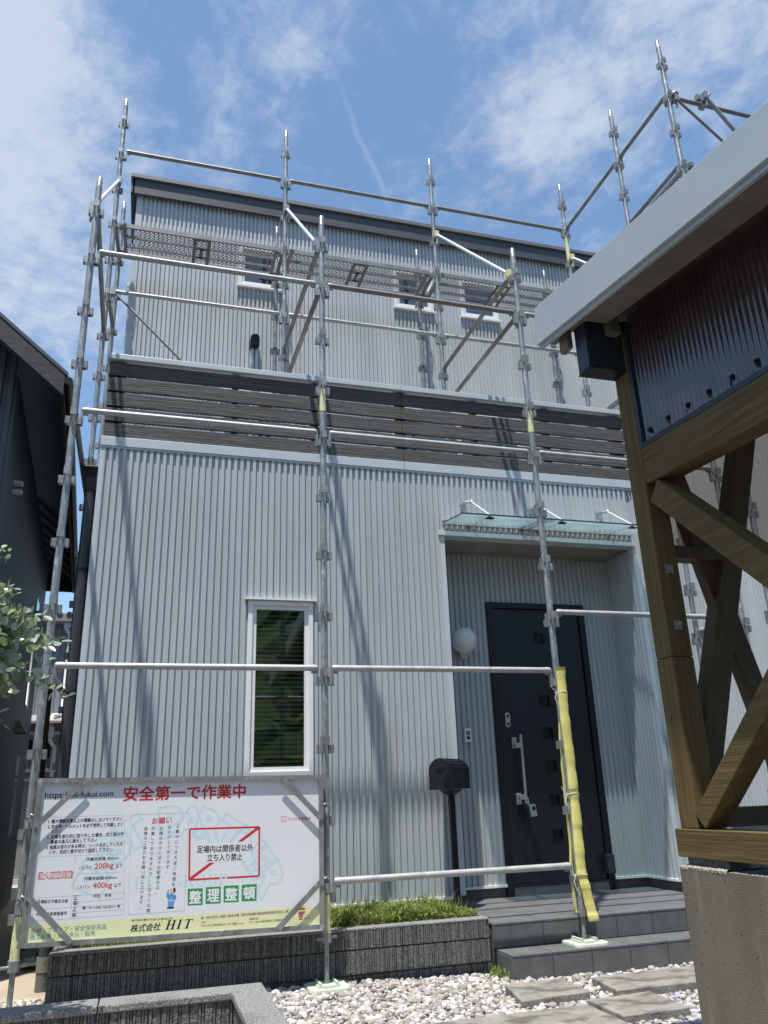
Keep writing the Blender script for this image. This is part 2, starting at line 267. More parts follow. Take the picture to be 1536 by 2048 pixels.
# ------------------------------------------------------------------ sign face layout, back-projected from image pixels (metres, X and Z)
ROWS=[
  ('https://hit-fukui.com', -0.5465, 0.0424, -0.1613, 0.0416, 0.0415, 'navy', 3),
  ('安全第一で作業中', -0.1004, 0.0409, 0.6376, 0.035, 0.0832, 'red', 4),
  ('1. 最大積載荷重以上の積載はしないでください', -0.5131, -0.0993, -0.0965, -0.1008, 0.0229, 'ink', 3),
  ('2. 安全帯・ヘルメットを必ず使用して作業してく', -0.5139, -0.1281, -0.0942, -0.1317, 0.0229, 'ink', 3),
  ('ださい', -0.4912, -0.1553, -0.4386, -0.1551, 0.0226, 'ink', 3),
  ('3. 足場を部分的に取り外した場合、次工程の作', -0.5119, -0.1842, -0.0836, -0.1858, 0.0227, 'ink', 3),
  ('業者の為元に復元して下さい', -0.4904, -0.2124, -0.2342, -0.2118, 0.0225, 'ink', 3),
  ('4. 強風の恐れがある時は、シートを外していただ', -0.5123, -0.2409, -0.0834, -0.2416, 0.0225, 'ink', 3),
  ('くか、支柱に巻き付けて固定して下さい', -0.4922, -0.2677, -0.1409, -0.269, 0.0224, 'ink', 3),
  ('作業床総幅 400mm', -0.285, -0.3164, -0.1036, -0.3171, 0.0199, 'ink', 2),
  ('1スパン', -0.3163, -0.3601, -0.2509, -0.36, 0.0197, 'ink', 2),
  ('200kg', -0.2343, -0.3609, -0.1286, -0.3605, 0.0396, 'red', 2),
  ('以下', -0.1157, -0.3612, -0.0771, -0.3608, 0.0212, 'ink', 2),
  ('作業床総幅 800mm', -0.2871, -0.4203, -0.1058, -0.4222, 0.0196, 'ink', 2),
  ('1スパン', -0.3182, -0.4632, -0.2507, -0.4636, 0.0194, 'ink', 2),
  ('400kg', -0.2343, -0.4646, -0.1279, -0.4661, 0.0391, 'red', 2),
  ('以下', -0.1164, -0.4668, -0.0768, -0.4668, 0.0209, 'ink', 2),
  ('最大積載荷重', -0.5334, -0.3916, -0.3569, -0.3944, 0.0304, 'outlined', 4),
  ('足場組立作業主任者', -0.5301, -0.5262, -0.365, -0.5321, 0.0191, 'ink', 2),
  ('作業主任者登録番号', -0.5303, -0.5918, -0.3638, -0.5961, 0.0189, 'ink', 2),
  ('正', -0.3355, -0.5173, -0.3132, -0.5175, 0.0228, 'ink', 2),
  ('副', -0.3341, -0.546, -0.3118, -0.5462, 0.0227, 'ink', 2),
  ('正', -0.3348, -0.5779, -0.3138, -0.5782, 0.0226, 'ink', 2),
  ('副', -0.3345, -0.6075, -0.3136, -0.6077, 0.0225, 'ink', 2),
  ('坪田\u3000芳幸', -0.2287, -0.5156, -0.1277, -0.5172, 0.0182, 'ink', 2),
  ('第 19-1-040-18-0011 号', -0.2833, -0.5743, -0.0747, -0.5797, 0.018, 'ink', 2),
  ('お願い', 0.0771, -0.1207, 0.1929, -0.1202, 0.0352, 'red', 3),
  ('足場内は関係者以外', 0.3525, -0.2945, 0.6929, -0.2994, 0.0416, 'ink', 3),
  ('立ち入り禁止', 0.4161, -0.3439, 0.6279, -0.3484, 0.0414, 'ink', 3),
  ('インスタ更新中', 0.9093, -0.1436, 1.0584, -0.1441, 0.0218, 'red', 2),
  ('足場・プレハブ・安全保安用品', -0.5499, -0.676, -0.1424, -0.6799, 0.0281, 'teal', 1),
  ('施工設置・レンタル・販売', -0.5502, -0.7058, -0.2008, -0.7109, 0.028, 'teal', 1),
  ('福井県知事許可(般-29)第9856号', -0.0066, -0.6598, 0.2271, -0.6653, 0.0145, 'ink', 1),
  ('株式会社', -0.0074, -0.7014, 0.1629, -0.7017, 0.0408, 'ink', 3),
  ('一般社団法人仮設工業会会員／経年仮設機材管理基準適用認定指定工場', 0.4124, -0.6732, 0.9179, -0.6729, 0.0162, 'ink', 1),
  ('本社', 0.3961, -0.6978, 0.4201, -0.6982, 0.0122, 'ink', 1),
  ('〒910-4138 福井県あわら市下番72-12-4', 0.3943, -0.7159, 0.6463, -0.7191, 0.0135, 'ink', 1),
  ('奥越支店', 0.68, -0.6979, 0.7351, -0.6993, 0.0124, 'ink', 1),
  ('〒911-0034 福井県勝山市滝波町', 0.6804, -0.7166, 0.8831, -0.7183, 0.0137, 'ink', 1),
  ('ふくい', 1.0175, -0.7037, 1.0561, -0.7038, 0.0114, 'ink', 0),
  ('SDGs', 1.0175, -0.7189, 1.0604, -0.7193, 0.0126, 'ink', 0),
  ('整', 0.3204, -0.5564, 0.3873, -0.5581, 0.0672, 'white', 4),
  ('理', 0.4262, -0.5543, 0.4939, -0.5561, 0.0676, 'white', 4),
  ('整', 0.5333, -0.5536, 0.6019, -0.5553, 0.068, 'white', 4),
  ('頓', 0.6418, -0.554, 0.7113, -0.5558, 0.0684, 'white', 4),
]
VROWS=[
  ('工事中につき大変ご迷惑を', 0.2301, -0.1569, 0.2235, -0.481),
  ('おかけしております。', 0.183, -0.1614, 0.1838, -0.41),
  ('近隣の方々には十分配慮の上、', 0.1335, -0.1658, 0.131, -0.5186),
  ('作業しておりますので、しばらくの間', 0.0852, -0.1637, 0.0851, -0.6132),
  ('皆様のご協力をお願い申し上げます。', 0.0425, -0.1619, 0.0425, -0.5922),
]
REDBOX= [(0.3033, -0.1757), (0.7302, -0.182), (0.7345, -0.464), (0.3131, -0.4613)]
GREEN= [[(0.3075, -0.5097), (0.396, -0.5113), (0.3987, -0.6035), (0.3107, -0.6014)], [(0.4134, -0.5073), (0.5031, -0.509), (0.5051, -0.6017), (0.416, -0.5996)], [(0.5208, -0.5062), (0.6115, -0.5079), (0.6129, -0.6012), (0.5226, -0.5991)], [(0.6295, -0.5064), (0.7214, -0.508), (0.722, -0.602), (0.6307, -0.5999)]]
YEL= [(-0.559, -0.6477), (1.1066, -0.6549), (1.1104, -0.7645), (-0.561, -0.737)]
BOARD= [(-0.5759, 0.1307), (1.1225, 0.1045), (1.1276, -0.7658), (-0.5874, -0.744)]
ICON= [(0.8652, -0.1242), (0.9018, -0.1243), (0.9021, -0.1596), (0.8656, -0.1594)]
TABLE= [[(-0.5505, -0.0765), (-0.0849, -0.0794)], [(-0.5465, -0.2906), (-0.0689, -0.2964)], [(-0.5297, -0.5073), (-0.0534, -0.5072)], [(-0.5416, -0.5653), (-0.0524, -0.5715)], [(-0.5471, -0.6255), (-0.051, -0.6245)], [(-0.5505, -0.0765), (-0.5471, -0.6255)], [(-0.0849, -0.0794), (-0.051, -0.6245)], [(-0.344, -0.2911), (-0.3436, -0.628)], [(-0.3321, -0.3934), (-0.0654, -0.3961)], [(-0.3036, -0.5001), (-0.3045, -0.626)], [(-0.349, -0.545), (-0.0537, -0.5376)], [(-0.3416, -0.5976), (-0.0517, -0.598)], [(-0.0452, -0.0809), (0.2945, -0.0808)], [(0.2945, -0.0808), (0.2922, -0.6283)], [(-0.0452, -0.0809), (-0.0255, -0.6262)], [(-0.0255, -0.6262), (0.2922, -0.6283)]]
HIT= [(0.1797, -0.7221), (0.3457, -0.7245), (0.3434, -0.6758), (0.2053, -0.671)]
GROUP= [(-0.0029, -0.4945), (0.5522, -0.5031), (0.55, -0.4369), (-0.0022, -0.4306)]
ARC= [('B', -0.2416, -0.4282, 1.1694), ('E', -0.194, -0.3344, 0.9568), ('S', -0.1242, -0.2536, 0.7441), ('T', -0.0347, -0.1899, 0.5315), (' ', 0.0709, -0.1468, 0.3189), ('P', 0.1878, -0.127, 0.1063), ('A', 0.3107, -0.132, -0.1063), ('R', 0.4334, -0.162, -0.3189), ('T', 0.5496, -0.2159, -0.5315), ('N', 0.6534, -0.2911, -0.7441), ('E', 0.7393, -0.3837, -0.9568), ('R', 0.803, -0.4889, -1.1694)]
MAN= [(0.2083, -0.4925), (0.215, -0.6122), (0.1828, -0.5526), (0.2409, -0.5563)]
SDG= [(0.9789, -0.6542), (1.0246, -0.6546), (1.0189, -0.7265), (0.9791, -0.7263)]
EMB= [(0.399, -0.6723)]
BR= [[(-0.5773, -0.1167), (-0.328, 0.1264)], [(0.867, 0.1114), (1.1286, -0.1469)], [(-0.5795, -0.4924), (-0.3298, -0.7489)], [(0.8485, -0.7521), (1.1263, -0.5151)]]
# ------------------------------------------------------------------ ground
g = MB(); g.add([(-400,-400,-1.26),(400,-400,-1.26),(400,600,-1.26),(-400,600,-1.26)], [(0,1,2,3)])
struct('ground', g, pm('ground_asphalt', (.045,.045,.045), (.07,.068,.065), (4,4,4), .9, 0, .4, (80,80,80)))
def gz(x, y): return -1.125-.04*min(1, max(0, (x-1.2)/1.1))-.012*min(1, max(0, (x-2.4)))-.03*min(1, max(0, (y-5.4)/.7))
g = MB(); nx, ny = 30, 20
xs_ = np.linspace(-.9, 4.2, nx); ys_ = np.linspace(2.2, 6.0, ny)
g.add([(x, y, gz(x, y)-.022) for y in ys_ for x in xs_], [(j*nx+i, j*nx+i+1, (j+1)*nx+i+1, (j+1)*nx+i) for j in range(ny-1) for i in range(nx-1)])
struct('gravel_bed', g, pm('gravel_ground', (.22,.20,.18), (.36,.34,.32), (60,60,60), .95))
g = MB(); g.box(-3.2, -.47, 6.02, 14.5, -1.25, -1.165); struct('concrete_path', g, M['passage'])
# ------------------------------------------------------------------ pebbles
ico = bmesh.new(); bmesh.ops.create_icosphere(ico, subdivisions=2, radius=1.0)
IV = np.array([v.co[:] for v in ico.verts]); IF = np.array([[v.index for v in f.verts] for f in ico.faces]); ico.free()
SLABS = [((2.10,4.62),(2.18,5.02),(2.57,5.04),(2.55,4.66)), ((2.70,4.62),(2.74,4.97),(3.60,4.99),(3.60,4.60)), ((2.44,4.14),(2.44,4.50),(2.86,4.53),(2.84,4.14)), ((1.35,3.75),(1.42,4.37),(2.37,4.37),(2.37,3.75))]
def inside(x, y, poly, pad=0):
    xs = [p[0] for p in poly]; ys = [p[1] for p in poly]
    return min(xs)-pad < x < max(xs)+pad and min(ys)-pad < y < max(ys)+pad
def free(x, y):
    if y > 5.54 and x > -.47: return False
    if x > 2.33 and y > 5.25: return False
    if x > 2.16 and y < 3.14: return False
    if abs(x-1.169) < .125 and abs(y-5.402) < .125: return False
    if abs(x+.624) < .10 and abs(y-5.402) < .10: return False
    if 3.72 < y < 4.2 and x < .62: return False
    if y < 4.2 and .44 < x < .62: return False
    return True
pts = []
for layer, (step, dz) in enumerate(((.026, -.012), (.030, .001), (.046, .010))):
    for x in np.arange(-.85, 3.7, step):
        for y in np.arange(3.35, 6.0, step):
            X, Y = x+rng.uniform(-.6, .6)*step, y+rng.uniform(-.6, .6)*step
            if X < .44 and Y < 3.72: continue
            if X > .6 and Y < 3.62: continue
            if not free(X, Y): continue
            if any(inside(X, Y, s, -.02) for s in SLABS): continue
            pts.append((X, Y, gz(X, Y)+dz+rng.uniform(-.004, .004)))
pts = np.array(pts); NP = len(pts)
S = np.clip(rng.lognormal(-4.22, .28, (NP,1)), .006, .024)*np.stack([rng.uniform(.8,1.4,NP), rng.uniform(.75,1.1,NP), rng.uniform(.55,.85,NP)], 1)
noise = 1+rng.uniform(-.17, .17, (NP, len(IV), 1))
V = IV[None]*noise*S[:,None,:]
ang = rng.uniform(0, 2*np.pi, NP); tl = rng.uniform(-.6, .6, NP)
ca, sa, ct, st = np.cos(ang)[:,None], np.sin(ang)[:,None], np.cos(tl)[:,None], np.sin(tl)[:,None]
x, y, z = V[...,0], V[...,1], V[...,2]
y, z = y*ct-z*st, y*st+z*ct; x, y = x*ca-y*sa, x*sa+y*ca
V = np.stack([x, y, z], -1)+pts[:,None,:]
F = (IF[None]+(np.arange(NP)*len(IV))[:,None,None]).reshape(-1,3)
me = bpy.data.meshes.new('pebbles'); me.from_pydata(V.reshape(-1,3).tolist(), [], F.tolist()); me.polygons.foreach_set('use_smooth', np.ones(len(F), bool))
pal = np.array([(.50,.47,.43),(.56,.54,.51),(.43,.38,.34),(.38,.32,.28),(.52,.50,.47),(.26,.23,.21),(.45,.41,.38),(.62,.60,.57),(.34,.32,.30)])
grey = np.array([(.24,.25,.27),(.32,.33,.35),(.40,.40,.41),(.18,.19,.21)])  # darker bluish tones: the carport's shadow put into the stones' colour
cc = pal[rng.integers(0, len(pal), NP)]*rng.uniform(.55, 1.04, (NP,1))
shade_mask = (rng.random(NP) < np.clip((pts[:,0]-2.5)*1.5, 0, .75)*np.clip((4.75-pts[:,1])*1.4, 0, 1)); cc[shade_mask] = grey[rng.integers(0, 4, shade_mask.sum())]
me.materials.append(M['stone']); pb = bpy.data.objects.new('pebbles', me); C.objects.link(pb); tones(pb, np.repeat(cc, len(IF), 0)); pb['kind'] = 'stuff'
pb['label'] = 'pale pink and white gravel in front of the block planter'; pb['category'] = 'gravel'
SL = [('square paving slab with a straight edge, closest to the planter and the step', SLABS[0]), ('long paving slab running from the step towards the concrete wall', SLABS[1]), ('paving slab half shaded among pebbles coloured dark for shade beside the concrete wall', SLABS[2]), ('paving slab cut off by the bottom edge with a lone pebble on it', SLABS[3])]
for lab, s in SL:
    mb = MB(); zt = -1.105-.012*(s[0][0] > 2)
    s2 = [s[0], s[3], s[2], s[1]]
    mb.add([(px, py, zt-.06) for px, py in s2]+[(px, py, zt) for px, py in s2], [(3,2,1,0),(4,5,6,7)]+[(j,(j+1)%4,4+(j+1)%4,4+j) for j in range(4)])
    single('paving_slab', mb, M['slab'], lab, 'paving slab', (s[0][0], s[0][1], zt-.06), 'stepping slabs in the gravel', .006)
# ------------------------------------------------------------------ split-faced block walls
def grooves(x0, x1, depth=.008):
    out = [(x0, 0)]; x = x0+.012
    while x < x1-.03:
        w = random.choice((.006, .008, .010, .018, .030)); d = -random.uniform(0, .004)
        out += [(x, d), (x+w, d)]; x += w
        gw = random.uniform(.003, .006); gd = depth*random.uniform(.7, 1.2)
        out += [(x+.001, gd), (x+gw, gd)]; x += gw+.001
    out.append((x1, 0)); return out
def ribbed(mb, x0, x1, y, z0, z1, back, axis='x'):
    pr = grooves(x0, x1)
    if axis == 'x': mb.sheet([(px, y+d, 0) for px, d in pr], (0,0,z0), (0,0,z1)); mb.box(x0, x1, y+.011, back, z0, z1)
    else: mb.sheet([(y+d, px, 0) for px, d in pr], (0,0,z0), (0,0,z1))
PT = -.832
t = Thing('planter', 'long dark ribbed block planter below the house wall with weeds along its top', 'planter', (.94, 5.6, -1.16))
mb = MB()
rows = [(-1.22, -1.098), (-1.090, -.955), (-.947, PT-.012)]
for a, b in rows: ribbed(mb, -.455, 2.325, 5.55, a, b, 5.67); mb.box(-.45, 2.32, 5.566, 5.665, b, b+.008)
t.part('front_wall', mb, M['block'])
mb = MB(); mb.box(-.457, 2.327, 5.548, 5.675, PT-.012, PT+.004); t.part('top_edge', mb, M['blocktop'], bevel=.005)
mb = MB(); mb.box(-.45, -.34, 5.68, 6.285, -1.22, PT); t.part('side_wall', mb, M['block']); mb = MB(); mb.box(2.215, 2.325, 5.68, 6.285, -1.22, PT); t.part('side_wall', mb, M['block'])
mb = MB(); mb.box(-.34, 2.215, 5.675, 6.285, -1.2, -.875); t.part('soil', mb, M['soil'])
# weeds
blades = []; cols = []
def blade(x, y, z, h, w, lean, az, col):
    dx, dy = math.cos(az), math.sin(az); px, py = -dy*w, dx*w
    b = len(blades)
    blades.append(([(x-px, y-py, z), (x+px, y+py, z), (x+px*.7+dx*lean*.4, y+py*.7+dy*lean*.4, z+h*.6), (x-px*.7+dx*lean*.4, y-py*.7+dy*lean*.4, z+h*.6), (x+dx*lean, y+dy*lean, z+h)], [(0,1,2,3),(3,2,4)]))
    cols.extend([col, col])
gcol = [(.16,.23,.04),(.21,.28,.06),(.12,.19,.03),(.27,.32,.09),(.34,.33,.12),(.10,.15,.03),(.40,.34,.17)]
for i in range(24000):
    x = rng.uniform(-.32, 2.21); y = rng.uniform(5.665, 6.22)
    cl = .5+.5*math.sin(x*9+1.3*math.sin(x*23))*math.cos(y*31); tall = (.04+.075*max(0, min(1, (x-.95)/.5)))*(.35+.85*cl)*(1.6 if rng.random() < .06 else 1)
    if x < 1.0 and rng.random() < .45: continue
    if 1.15 < x < 1.4 and rng.random() < .5: tall *= .6
    blade(x, y, -.872, tall*rng.uniform(.5, 1.3), rng.uniform(.0014, .0036), tall*rng.uniform(0, .9), rng.uniform(0, 6.28), gcol[rng.integers(0, 7 if rng.random() < .5 else 4)])
for i in range(9000):                               # small leaves on the taller weeds
    x = rng.uniform(1.2, 2.3); y = rng.uniform(5.64, 6.15); h = (.03+.095*rng.random())*(1 if x < 2.1 else .6)*(.5+.6*abs(math.sin(x*7.3+y*4)))
    blade(x, y, -.872+h, rng.uniform(.006, .02), rng.uniform(.003, .0065), rng.uniform(.012, .035), rng.uniform(0, 6.28), gcol[rng.integers(0, 4)])
for i in range(60):
    x = 2.30+rng.normal(0, .03); y = 5.40+rng.normal(0, .06); blade(x, y, -1.16, rng.uniform(.03, .09), .005, .03, rng.uniform(0, 6.28), gcol[rng.integers(0, 4)])
mb = MB()
for v, f in blades: mb.add(v, f)
o = struct('weeds', mb, M['grass'], 'stuff', 'green and straw coloured weeds growing along the block planter', 'weeds'); tones(o, cols)
# low block wall in the bottom left corner
t = Thing('low_block_wall', 'low grey block wall turning a corner in front of the planter', 'wall', (-.1, 4.05, -1.2))
mb = MB(); ribbed(mb, -1.6, .44, 3.975, -1.26, -.83, 4.09); mb.box(.45, .585, 2.6, 4.10, -1.26, -.83)
ribbed(mb, 2.6, 3.96, .445, -1.26, -.83, 0, 'y'); t.part('wall_body', mb, M['block'])
mb = MB(); mb.box(-1.6, -.118, 3.965, 4.115, -.83, -.80); mb.box(-.113, .585, 3.965, 4.115, -.83, -.80); mb.box(.435, .585, 2.6, 3.962, -.83, -.80); t.part('top_edge', mb, M['blocktop'], bevel=.006)
# ------------------------------------------------------------------ porch
t = Thing('porch_steps', 'dark grey tiled porch with two steps up to the door', 'steps', (3.3, 5.6, -1.17))
def fz(y): return -.863-.006*min(1, max(0, (y-5.52)/1.2))
mb = MB(); mb.box(2.36, 4.6, 5.275, 5.53, -1.25, -1.030); mb.box(2.345, 4.6, 5.535, 6.30, -1.25, -.884); mb.box(2.47, 4.39, 6.301, 6.80, -1.25, -.884); t.part('core', mb, M['grout'])
mb = MB(); gp = .0025
def tiles(xs, f):
    for a, b in zip(xs[:-1], xs[1:]): f(a+gp, b-gp)
tx = [2.35+.288*i for i in range(9)]; tx2 = [2.345+.08]+[2.345+.08+.288*i for i in range(1, 9)]
tiles(tx, lambda a, b: mb.box(a, b, 5.264, 5.276, -1.25, -1.0305)); tiles(tx, lambda a, b: mb.box(a, b, 5.262, 5.52-gp, -1.030, -1.016))
tiles([2.338]+tx2[1:], lambda a, b: mb.box(a, b, 5.52, 5.534, -1.0135, -.8775))
mb.box(2.350, 2.362, 5.279, 5.52, -1.25, -1.0305)
for r, (ya, yb) in enumerate(((5.518, 5.82), (5.82, 6.12), (6.12, 6.42), (6.42, 6.765))):
    def ft(a, b, ya=ya+gp*(r > 0), yb=yb-gp):
        za, zb = fz(ya), fz(yb); mb.add([(a,ya,za-.014),(b,ya,za-.014),(b,yb,zb-.014),(a,yb,zb-.014),(a,ya,za),(b,ya,za),(b,yb,zb),(a,yb,zb)], [(0,3,2,1),(4,5,6,7),(0,1,5,4),(1,2,6,5),(2,3,7,6),(3,0,4,7)])
    off = 0 if r == 0 else .0
    tiles([2.338]+tx2[1:] if r < 2 else [2.465]+[min(v, 4.385) for v in tx2[2:] if v < 4.6], ft)
t.part('tiles', mb, M['tile'], bevel=.0025)
# ------------------------------------------------------------------ house
CAM_SCALE = 1.05
YF, YU, YR_ = 6.0, 8.2, 6.45
P = .0507; DP = .0165
def corr(mb, x0, x1, z0, z1, y, flip=1, axis='x'):
    """ribbed metal sheet: crests stand DP proud of y"""
    pr = []; k = math.floor(x0/P)-1
    while k*P < x1+P:
        for f, d in ((0, 1), (.47, 1), (.53, 0), (.95, 0)): pr.append(((k+f)*P, d))
        k += 1
    def at(x):
        for (a, da), (b, db) in zip(pr[:-1], pr[1:]):
            if a <= x <= b: return da+(db-da)*(x-a)/(b-a)
        return 0
    q = [(x0, at(x0))]+[p for p in pr if x0 < p[0] < x1]+[(x1, at(x1))]
    if axis == 'x': mb.sheet([(x, y-d*DP, 0) for x, d in q], (0,0,z0), (0,0,z1))
    else: mb.sheet([(y-flip*d*DP, x, 0) for x, d in q][::-1], (0,0,z0), (0,0,z1))
H = Thing('house', 'grey ribbed metal house with a slatted balcony, under scaffolding', 'house', (1.9, 6.0, -1.16))
mb = MB(); zb = -.735
corr(mb, -.445, .705, zb, 2.63, YF); corr(mb, .705, 1.20, 1.42, 2.63, YF); corr(mb, .705, 1.20, zb, .14, YF); corr(mb, 1.20, 2.31, zb, 2.63, YF)
corr(mb, 2.31, 4.185, 2.075, 2.63, YF); corr(mb, 4.225, 4.262, zb, 2.63, YF)
lower = H.part('lower_wall', mb, M['wall'])
mb = MB(); mb.box(-.462, .70, 6.004, 6.09, zb, 2.62); mb.box(.70, 1.205, 6.004, 6.09, 1.43, 2.62); mb.box(.70, 1.205, 6.004, 6.09, zb, .135); mb.box(1.205, 2.335, 6.004, 6.09, zb, 2.62); mb.box(2.335, 4.20, 6.004, 6.09, 2.06, 2.62); mb.box(4.20, 4.268, 6.004, 6.09, zb, 2.62)
mb.box(-.462, -.44, 6.09, 7.715, zb, 2.62); mb.box(4.24, 4.268, 6.09, 7.7, zb, 2.62); mb.box(-.44, 4.24, 6.4, 7.7, 2.5, 2.60); mb.box(-.44, 2.335, 7.0, 7.05, zb, 2.5)
H.part('wall_core', mb, M['wall'])
for a, b, c, d in ((-.475, -.438, 6.03, 2.605), (2.305, 2.345, 6.45, 2.042), (4.183, 4.226, 6.03, 2.042), (4.258, 4.282, 6.03, 2.605)): mb = MB(); mb.box(a, b, 5.984, c, zb, d); H.part('corner_trim', mb, M['trim'])
mb = MB(); mb.box(-.478, 2.012, 5.974, 6.10, 2.622, 2.700); mb.box(2.015, 4.285, 5.974, 6.10, 2.622, 2.700); mb.box(-.478, 4.285, 5.980, 6.09, 2.606, 2.6215)
H.part('balcony_edge_trim', mb, M['trim'], bevel=.003)
mb = MB(); mb.box(-.485, 2.002, 5.952, 6.085, 3.382, 3.430); mb.box(2.005, 4.29, 5.952, 6.085, 3.382, 3.430); H.part('balcony_cap', mb, M['trim'], bevel=.004)
mb = MB(); 
for a, b, c, d in ((-.475, 2.30, 5.978, 6.0), (4.185, 4.28, 5.978, 6.0), (2.345, 2.88, 6.425, 6.45), (3.865, 4.19, 6.425, 6.45), (4.165, 4.188, 5.999, 6.424)): mb = MB(); mb.box(a, b, c, d, zb-.018, zb); H.part('base_flashing', mb, M['white'])
for a, b, c, d, e in ((-.45, 2.32, 6.02, 6.08, -1.22), (2.345, 2.878, 6.46, 6.52, -.9), (3.867, 4.22, 6.46, 6.52, -.9), (4.20, 4.27, 6.01, 6.46, -.95)): mb = MB(); mb.box(a, b, c, d, e, zb-.019); H.part('foundation', mb, M['found'])
zs = 2.703; sh = .1170; gapz = .0195
for r in range(5):
    for (a, b) in ((-.462, 2.008), (2.012, 4.272)):
        mb = MB(); w = random.uniform(-.002, .002); mb.box(a, b, 5.984+w, 6.012+w, zs+r*(sh+gapz), zs+r*(sh+gapz)+sh); H.part('balcony_slat', mb, M['plank'], bevel=.003)
mb = MB()
for xx, w in ((-.40, .13), (.55, .05), (1.23, .06), (2.01, .09), (2.72, .05), (3.45, .06), (4.20, .12)): mb.box(xx-w/2, xx+w/2, 6.016, 6.075, 2.70, 3.38)
H.part('balcony_post', mb, M['black'])
# upper wall with openings cut for windows
CAM_SCALE = .988; DP = .0175
UZ0, UZ1 = 2.6, 7.0
UW = [(.735, 1.265, 5.84, 6.42), (2.715, 3.255, 5.84, 6.42), (3.635, 4.18, 5.84, 6.42)]
DW = [(.55, 1.42, 2.62, 4.42), (2.62, 4.35, 2.62, 4.42)]
mb = MB(); core = MB()
def cutwall(x0, x1, z0, z1, holes):
    xs = sorted({x0, x1, *[h[0] for h in holes], *[h[1] for h in holes]})
    for a, b in zip(xs[:-1], xs[1:]):
        hs = sorted([h for h in holes if h[0] <= a+1e-6 and h[1] >= b-1e-6], key=lambda h: h[2]); z = z0
        for h in hs:
            if h[2] > z: corr(mb, a, b, z, h[2], YU); core.box(a, b, YU+.004, YU+.09, z, h[2])
            z = h[3]
        corr(mb, a, b, z, z1, YU); core.box(a, b, YU+.004, YU+.09, z, z1)
cutwall(-.475, 5.0, UZ0, UZ1, UW+DW); cutwall(5.0, 9.5, -.5, UZ1, [])
H.part('upper_wall', mb, M['wall_up']); core.box(-.49, -.47, YU+.09, 14, -1.0, 6.9); core.box(-.47, 9.4, 9.6, 9.65, -1, 6.8)
H.part('upper_wall_core', core, M['wall_up'])
mb = MB(); mb.box(-.505, -.455, YU-.018, YU+.06, UZ0, 6.95); H.part('upper_corner_trim', mb, M['trim'])
mb = MB(); mb.box(-.56, 9.6, 8.125, 8.15, 6.905, 7.120); mb.box(-.580, -.54, 8.125, 13.5, 6.905, 7.120); mb.box(-.54, 9.6, 8.15, 8.199, 6.96, 6.99); mb.box(-.54, -.485, 8.15, 13.4, 6.93, 6.99)
roof = H.part('roof_fascia', mb, M['fascia'])
mb = MB(); mb.box(-.59, 9.62, 8.098, 8.18, 7.122, 7.172); mb.box(-.592, -.52, 8.18, 13.5, 7.122, 7.172); H.part('roof_edge', mb, M['fascia_edge'], roof)
mb = MB(); mb.add([(-.56,8.17,7.16),(9.6,8.17,7.16),(9.6,13.6,6.4),(-.56,13.6,6.4)], [(0,1,2,3)]); H.part('roof_sheet', mb, M['fascia'], roof)
mb = MB(); mb.box(-.53, -.49, YU-.03, YU+.02, 5.56, 5.66); mb.box(-.525, -.495, YU-.04, YU-.03, 5.50, 5.60); H.part('wall_fitting', mb, M['white'])
def window(x0, x1, z0, z1, y, fr, pane, label=None, sill=True, mull=False, blinds=False, proud=.03, fw=.045):
    mb = MB()
    mb.box(x0, x0+fw, y-proud, y+.05, z0, z1); mb.box(x1-fw, x1, y-proud, y+.05, z0, z1); mb.box(x0+fw, x1-fw, y-proud, y+.05, z0, z0+fw); mb.box(x0+fw, x1-fw, y-proud, y+.05, z1-fw, z1)
    w = H.part('window_frame', mb, M['white'], bevel=.004, label=label)
    i = .008; a, b, c, d = x0+fw+i, x1-fw-i, z0+fw+i, z1-fw-i; mb = MB(); s = .022; yi = y-proud+.018
    mb.box(a-i, a+s, yi, yi+.04, c-i, d+i); mb.box(b-s, b+i, yi, yi+.04, c-i, d+i); mb.box(a+s, b-s, yi, yi+.04, c-i, c+s); mb.box(a+s, b-s, yi, yi+.04, d-s, d+i)
    if mull: m_ = (a+b)/2; mb.box(m_-.03, m_+.03, yi, yi+.04, c+s, d-s)
    H.part('window_sash', mb, M['white'], w)
    mb = MB(); mb.box(a+s-.002, b-s+.002, yi+.018, yi+.022, c+s-.002, d-s+.002); H.part('pane', mb, pane, w)
    mb = MB(); mb.box(x0+.02, x1-.02, y+.30, y+.31, z0, z1); mb.box(x0+.02, x0+.03, y+.1, y+.30, z0, z1); mb.box(x1-.03, x1-.02, y+.1, y+.30, z0, z1); mb.box(x0+.02, x1-.02, y+.1, y+.30, z1-.012, z1-.002); H.part('room', mb, M['void'], w)
    if sill: mb = MB(); mb.box(x0-.012, x1+.012, y-proud-.022, y, z0-.022, z0-.001); H.part('sill', mb, M['white'], w)
    if blinds:
        mb = MB(); z = c+.03
        while z < d-.02:
            mb.obox(((a+b)/2, y+.085, z), ((b-a)/2-.01, 0, 0), (0, .015, .010), (0, -.0004, .0006)); z += .034
        H.part('blind', mb, M['blind'], w)
    return w
CAM_SCALE = 1.05
w = window(.700, 1.205, .132, 1.425, YF, M['white'], M['pane'], 'tall narrow white window with closed blinds', sill=False, blinds=True, proud=.028, fw=.036)
mb = MB(); mb.box(.672, 1.232, 5.948, 6.0, 1.428, 1.440); H.part('head_flashing', mb, M['white'], w)
CAM_SCALE = .988
for u in UW: window(*u, YU, M['white'], M['paneup'])
for u in DW: window(*u, YU, M['white'], M['paneup'], sill=False, mull=True, fw=.05)
mb = MB(); mb.prism([(.893,4.96),(.997,4.96),(.997,5.07),(.985,5.10),(.965,5.115),(.925,5.115),(.905,5.10),(.893,5.07)], 8.05, 8.19); H.part('vent_hood', mb, M['black'], bevel=.012)
